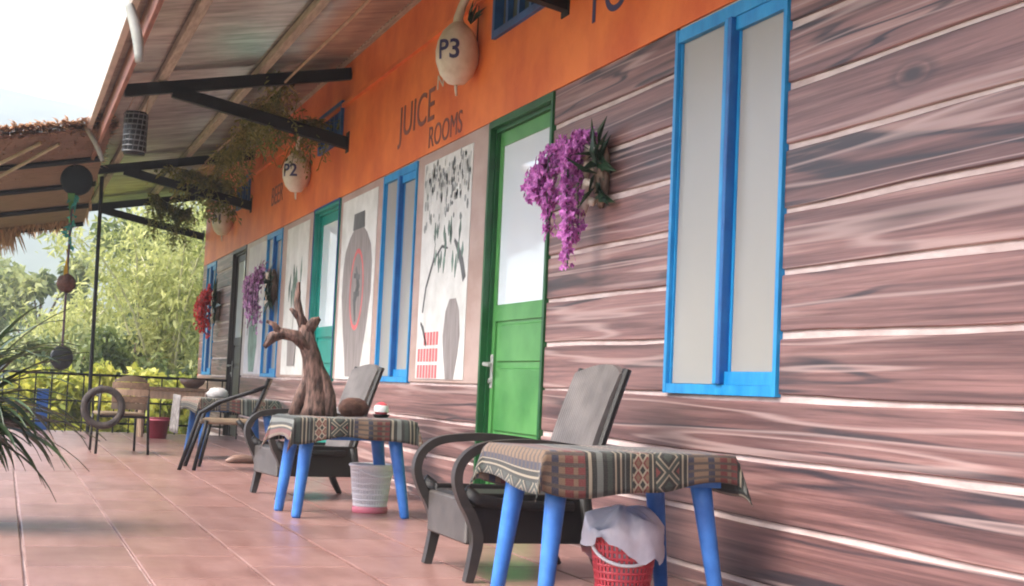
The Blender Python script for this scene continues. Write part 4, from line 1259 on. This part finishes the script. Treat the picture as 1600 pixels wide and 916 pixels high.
for pts, rs in (([(-.03, 0, .34), (-.10, -.01, .395), (-.17, -.02, .405), (-.22, -.02, .385), (-.255, -.03, .33)], [.040, .036, .031, .024, .009]),
                ([(-.185, -.02, .40), (-.22, -.02, .445), (-.25, -.02, .46)], [.024, .014, .006]),
                ([(-.055, 0, .43), (-.085, .01, .50), (-.10, .02, .58), (-.092, .02, .67)], [.030, .022, .016, .008]),
                ([(-.045, 0, .42), (-.01, -.02, .475), (.01, -.02, .49)], [.034, .026, .010]),
                ([(-.09, .01, .50), (-.13, .01, .53)], [.022, .007])):
    m = MB(); limb(m, pts, rs, rr, 9); m.build('branch', 'driftwood', t, smooth=True)

# tubular rattan chair (side on) by the far table; front toward -x
def tube_chair(label, sc=1.0):
    t = thing('tubular_chair', label, 'chair', (0, 0, 0), 0)
    for s_ in (-1, 1):
        y = s_ * .22
        MB().tube([(-.36, y, 0), (-.30, y, .20), (-.24, y, .40), (-.12, y, .48), (.10, y, .56), (.20, y, .60)], .015, 8).build('front_leg', 'black', t, smooth=True)
        MB().tube([(-.26, y, 0), (-.22, y, .20), (-.19, y, .35)], .014, 8).build('brace', 'black', t, smooth=True)
        MB().tube([(.24, y, 0), (.16, y, .16), (.06, y, .32), (.02, y, .36)], .018, 8).build('rear_leg', 'black', t, smooth=True)
        MB().tube([(.08, y, .30), (.15, y, .46), (.22, y, .66)], .014, 8).build('back_post', 'black', t, smooth=True)
    MB().bbox(-.24, .10, -.21, .21, .325, .36, .012).build('seat', 'rattan_tan', t)
    mt = Matrix.Translation((.155, 0, .47)) @ Matrix.Rotation(rad(20), 4, 'Y')
    for k in range(5):
        MB().box(-.012, .012, -.205, .205, -.17 + .075 * k, -.105 + .075 * k, mt).build('back_slat', 'rattan_tan' if k % 2 else 'wood', t)
    return t
tube_chair('dark tubular chair with tan woven back seen side on beyond the second table').location = (-.80, 10.25, 0)
bpy.data.objects['tubular_chair'].rotation_euler = (0, 0, rad(-12))

# far chair seen from behind, with a ring leaning on it
t = thing('bistro_chair', 'black thin-legged chair with striped tan back near the railing', 'chair', (-1.47, 12.15, 0), rad(4))
for sx in (-1, 1):
    MB().tube([(sx * .205, -.30, 0), (sx * .195, -.27, .30), (sx * .185, -.25, .55)], .011, 7).build('leg', 'black', t, smooth=True)
    MB().tube([(sx * .18, .25, 0), (sx * .175, .23, .31)], .011, 7).build('leg', 'black', t, smooth=True)
    MB().tube([(sx * .195, -.25, .46), (sx * .20, .0, .47), (sx * .19, .2, .44), (sx * .175, .23, .31)], .011, 7).build('arm', 'black', t, smooth=True)
MB().tube([(-.195, -.27, .30), (.195, -.27, .30)], .010, 7).build('stretcher', 'black', t)
MB().bbox(-.18, .18, -.22, .24, .305, .33, .008).build('seat', 'rattan_tan', t)
for k, mm in enumerate(('rattan_tan', 'wood', 'wood_pale', 'wood', 'rattan_tan')):
    z0 = .36 + .056 * k; wv = .115 if k < 4 else .10
    m = MB(); n = 8
    for i in range(n + 1):
        s_ = i / n * 2 - 1; yb = -.265 - .03 * (1 - s_ * s_); zt = .052 if k < 4 else .05 * (1 - s_ * s_ * .8)
        for yy_ in (yb, yb + .016):
            m.v += [(.045 + s_ * (wv + .03), yy_, z0), (.045 + s_ * (wv + .03), yy_, z0 + zt)]
    for i in range(n):
        a = i * 4; m.f += [(a, a + 4, a + 5, a + 1), (a + 2, a + 3, a + 7, a + 6), (a, a + 2, a + 6, a + 4), (a + 1, a + 5, a + 7, a + 3)]
    m.f += [(0, 1, 3, 2), (n * 4, n * 4 + 2, n * 4 + 3, n * 4 + 1)]
    m.build('back_slat', mm, t)
t = tag(MB().torus((0, 0, 0), 0.145, .029, 40, 10, 'y').build('woven_ring', 'tyre', smooth=True), 'dark brown woven ring leaning on the back of the striped chair', 'ring')
t.location = (-1.62, 11.80, .372); t.rotation_euler = (rad(-4), 0, 0)

# wooden table at the railing
t = thing('wooden_table', 'weathered wooden table with dark top standing against the railing', 'table', (-.72, 15.35, 0))
for k in range(4): MB().bbox(-.37, .40, -.24 + .12 * k, -.125 + .12 * k, .485, .52, .005).build('board', 'wood', t)
MB().box(-.30, .32, -.22, -.20, .40, .484).build('apron', 'wood_pale', t)
for sx in (-1, 1):
    for sy in (-1, 1):
        MB().tube([(sx * .29, sy * .19, 0), (sx * .30, sy * .19, .25), (sx * .30, sy * .19, .484)], [.026, .032, .036], 7).build('leg', 'wood_pale', t)
t = thing('red_bucket', 'small maroon plastic bucket on the floor under the wooden table', 'bucket', (-.86, 14.95, 0))
MB().lathe([(0, 0), (.085, 0), (.11, .20), (.115, .20), (.115, .215), (.10, .215), (.08, .01)], 20).build('bucket_body', 'maroon', t, smooth=True)
MB().torus((0, 0, .19), .113, .007, 20, 6).build('rim', 'pinkring', t, smooth=True)
t = thing('clay_bowl', 'wide brown clay bowl sitting on the wooden table beside the wall', 'bowl', (-.50, 15.3, .521))
MB().lathe([(0, 0), (.06, 0), (.12, .05), (.14, .095), (.13, .095), (.10, .05), (0, .02)], 18).build('bowl_body', 'pot', t, smooth=True)
t = thing('folded_cloth', 'pale crumpled cloth heaped on the farthest blue table', 'cloth', (-.75, 11.65, .483))
m = MB(); m.sphere((0, 0, .035), (.085, .07, .05), 16, 10, .12, random.Random(2)); m.v = [(x, y, max(z, 0)) for x, y, z in m.v]; m.build('fabric', 'whitecloth', t, smooth=True)
t = thing('draped_jacket', 'grey mottled cloth hanging over the left end of the farthest blue table', 'cloth', (-1.02, 11.62, 0))
m = MB()
for j in range(9):
    for i in range(9):
        y = -.25 + .5 * i / 8; z = .50 - .30 * j / 8
        m.v.append((-.05 - .02 * math.sin(i * 1.9) * (j / 8) - .01 * j / 8, y, z))
for j in range(8):
    for i in range(8): a = j * 9 + i; m.f.append((a, a + 1, a + 10, a + 9))
o = m.build('fabric', 'greycloth', t, smooth=True); o.modifiers.new('th', 'SOLIDIFY').thickness = .006
m = MB(); m.tube([(-.14, -.03, .018), (-.08, 0, .03), (0, .0, .035), (.07, .01, .028), (.12, .02, .014)], [.012, .032, .034, .03, .010], 9)
o = m.build('sandal_heap', 'pot', smooth=True); o.location = (-.60, 11.05, 0)
tag(o, 'low brown heap like a slipper on the tiles under the tubular chair', 'slipper')

# ================================================================== FOREGROUND PLANT
pl = thing('potted_dracaena', 'potted plant with long arching dark leaves at the left edge', 'plant', (-2.57, 6.3, 0))
MB().lathe([(0, 0), (.12, 0), (.16, .22), (.17, .24), (.15, .24), (.13, .2), (0, .2)], 22).build('pot', 'pot', pl, smooth=True)
MB().tube([(0, 0, .18), (.01, 0, .32), (0, 0, .47)], [.03, .026, .024], 8).build('stem', 'bark', pl, smooth=True)
rr = random.Random(17)
lm = None
for i in range(150):
    a = rr.uniform(-1.5, 1.5) if i % 4 else rr.uniform(1.5, 4.7)
    el_ = rr.uniform(-.25, 1.25); ln = rr.uniform(.40, .66); wd = rr.uniform(.015, .027)
    p = Vector((rr.uniform(-.02, .03), rr.uniform(-.02, .02), rr.uniform(.36, .50))); d = Vector((math.cos(a) * math.cos(el_), math.sin(a) * math.cos(el_), math.sin(el_)))
    m = MB(); n = 9; g_ = rr.uniform(.5, 1.25)
    side = Vector((-math.sin(a), math.cos(a), 0))
    for k in range(n + 1):
        q = k / n; ww = wd * (0.5 + 1.2 * q) if q < .35 else wd * .92 * (1 - ((q - .35) / .65) ** 2) + .0004
        for s_ in (-1, 0, 1):
            m.v.append(tuple(p + side * ww * s_ + Vector((0, 0, .004 if s_ else 0))))
        d = (d + Vector((0, 0, -g_ * 2.3 / n * (q + .15)))).normalized(); p = p + d * ln / n
        if p.z < .02: p.z = .02
    for k in range(n):
        for e in (0, 1):
            a_ = k * 3 + e; m.f.append((a_, a_ + 1, a_ + 4, a_ + 3))
    m.build('leaf', 'palmleaf', pl, smooth=True)

# ================================================================== VEGETATION BEYOND THE RAILING
def leaves(name, m_, pts, size, wd, par, rr, down=.3):
    n = len(pts)
    pts = np.array(pts)
    rng = np.random.default_rng(rr.randrange(99999))
    d = rng.normal(size=(n, 3)); d[:, 2] -= down * 2; d /= np.linalg.norm(d, axis=1)[:, None]
    nn = rng.normal(size=(n, 3)); q = np.cross(d, nn); q /= np.linalg.norm(q, axis=1)[:, None]
    ln = (size * rng.uniform(.6, 1.3, n))[:, None]; w_ = ln * wd
    v = np.stack([pts, pts + d * ln * .45 + q * w_, pts + d * ln + np.array([0, 0, -.12]) * ln, pts + d * ln * .45 - q * w_], 1).reshape(-1, 3)
    me = bpy.data.meshes.new(name)
    me.vertices.add(4 * n); me.vertices.foreach_set('co', v.ravel())
    me.loops.add(4 * n); me.loops.foreach_set('vertex_index', np.arange(4 * n))
    me.polygons.add(n); me.polygons.foreach_set('loop_start', np.arange(n) * 4)
    me.update(calc_edges=True); me.materials.append(MT[m_])
    o = bpy.data.objects.new(name, me); col.objects.link(o); o.parent = par; o['kind'] = 'stuff'
    return o
def bamboo(x, y, z, label, ncul, hgt, seed, nleaf, lean=(0, 0), spread=.5, size=.15):
    rr = random.Random(seed)
    t = thing('bamboo_clump', label, 'bamboo', (x, y, z), 0, 'bamboo clumps beyond the railing')
    P_ = []
    for c in range(ncul):
        a = rr.uniform(0, 6.28); ln = hgt * rr.uniform(.65, 1.05)
        bx, by = rr.uniform(-.3, .3), rr.uniform(-.3, .3); out = rr.uniform(.12, .5) * spread
        pts = []
        for k in range(9):
            q = k / 8; pts.append(Vector((bx + (math.cos(a) * out + lean[0]) * ln * q ** 1.7, by + (math.sin(a) * out + lean[1]) * ln * q ** 1.7, ln * (q - .30 * q ** 3))))
        MB().tube(pts, [.030 * (1 - .85 * k / 8) for k in range(9)], 6).build('culm', 'culm', t, smooth=True)
        for _ in range(nleaf // ncul):
            q = rr.uniform(.18, 1) * 8; k = min(7, int(q)); p = pts[k].lerp(pts[k + 1], q - k)
            rad_ = .15 + .45 * rr.random() * (1 - .4 * q / 8)
            # leaf sprays bunch at nodes
            nd = Vector((math.sin(k * 2.1 + c) , math.cos(k * 1.7 + c * 2), .15)) * rad_ * .8
            P_.append(tuple(p + nd + Vector((rr.gauss(0, .16), rr.gauss(0, .16), rr.gauss(0, .13)))))
    leaves('foliage', 'bambooleaf', P_, size, .13, t, rr, .28)
def tree(x, y, z, h, rw, label, seed, nl, mleaf='treeleaf', size=.22, cat='tree', name='leafy_tree', group='trees beyond the railing', wd=.24, crown0=.35):
    rr = random.Random(seed)
    t = thing(name, label, cat, (x, y, z), 0, group)
    m = MB(); m.tube([(0, 0, 0), (.03 * h, 0, h * .3), (.0, .02 * h, h * .6), (0, 0, h * .85)], [.03 * h ** .8, .024 * h ** .8, .015 * h ** .8, .006 * h], 8)
    clumps = []
    for k in range(16):
        a = rr.uniform(0, 6.28); zz = h * rr.uniform(crown0, .95); r_ = rw * math.sqrt(rr.random()) * (1 - .5 * abs(zz / h - .6))
        c = Vector((r_ * math.cos(a), r_ * math.sin(a), zz)); clumps.append((c, rw * rr.uniform(.22, .42)))
        m.tube([(0, 0, zz * .6), c * .5 + Vector((0, 0, zz * .35)), c], [.010 * h ** .8, .007 * h ** .8, .003 * h ** .8], 5, cap=False)
    m.build('trunk', 'bark', t, smooth=True)
    P_ = []
    for _ in range(nl):
        c, r_ = clumps[rr.randrange(16)]
        v = Vector((rr.gauss(0, 1), rr.gauss(0, 1), rr.gauss(0, .75))); v = v.normalized() * r_ * rr.random() ** .4
        P_.append(tuple(c + v))
    leaves('crown', mleaf, P_, size, wd, t, rr, .15)
G0 = -.6
bamboo(-.15, 22.5, G0, 'tall yellow-green bamboo clump arching behind the railing next to the house', 16, 5.4, 1, 7500, (-.05, 0), .8)
bamboo(.9, 24.5, G0, 'dense bamboo clump rising beside the end of the house wall', 14, 6.4, 2, 9000, (-.06, 0), .6)
bamboo(-1.35, 26.5, G0, 'lower feathery bamboo clump behind the slim black post', 9, 4.0, 3, 4200, (.02, 0), .7)
bamboo(2.6, 29, G0 - .2, 'large pale bamboo clump farther back behind the house end', 12, 8.0, 4, 10000, (-.10, 0), .7, .2)
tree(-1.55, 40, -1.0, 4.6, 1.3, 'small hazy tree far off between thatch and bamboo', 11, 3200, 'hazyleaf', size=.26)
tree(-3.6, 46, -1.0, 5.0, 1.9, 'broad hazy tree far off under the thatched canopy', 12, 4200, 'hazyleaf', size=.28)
tree(1.4, 36, -1.0, 6.2, 2.0, 'darker green tree standing behind the bamboo clumps', 13, 5200, size=.26)
tree(-.55, 22.0, G0, 2.0, .85, 'dark green bushy tree just behind the striped chair', 14, 3600, size=.12)
bush_l = ['bright yellow-green shrub just behind the railing under the grey disc', 'bright yellow-green shrub behind the railing at the black post', 'pale lime shrub behind the wooden table', 'lime shrub right beside the house end behind the railing', 'yellowish shrub at the left edge behind the blue board', 'second row green shrub behind the hanging grey disc', 'second row green shrub left of the bamboo']
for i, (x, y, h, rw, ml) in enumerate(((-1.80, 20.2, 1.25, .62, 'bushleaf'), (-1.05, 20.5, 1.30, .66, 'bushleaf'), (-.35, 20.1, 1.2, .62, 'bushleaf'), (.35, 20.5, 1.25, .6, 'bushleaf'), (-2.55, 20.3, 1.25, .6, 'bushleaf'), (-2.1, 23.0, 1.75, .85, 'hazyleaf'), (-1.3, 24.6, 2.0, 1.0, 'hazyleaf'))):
    tree(x, y, G0, h, rw, bush_l[i], 40 + i, 3000, ml, .12, 'shrub', 'leafy_shrub', 'shrubs behind the railing', .26, .2)

# ================================================================== HAZE
hm = bpy.data.materials.new('pale_haze'); hm.use_nodes = True
nt = hm.node_tree; nt.nodes.remove(nt.nodes['Principled BSDF'])
pv = nt.nodes.new('ShaderNodeVolumePrincipled')
pv.inputs['Color'].default_value = (.93, .95, 1.0, 1)
pv.inputs['Density'].default_value = .0016
nt.links.new(pv.outputs[0], nt.nodes['Material Output'].inputs['Volume'])
hz = MB().box(-905, 905, -905, 905, -5, 160).build('haze', hm); hz['kind'] = 'stuff'
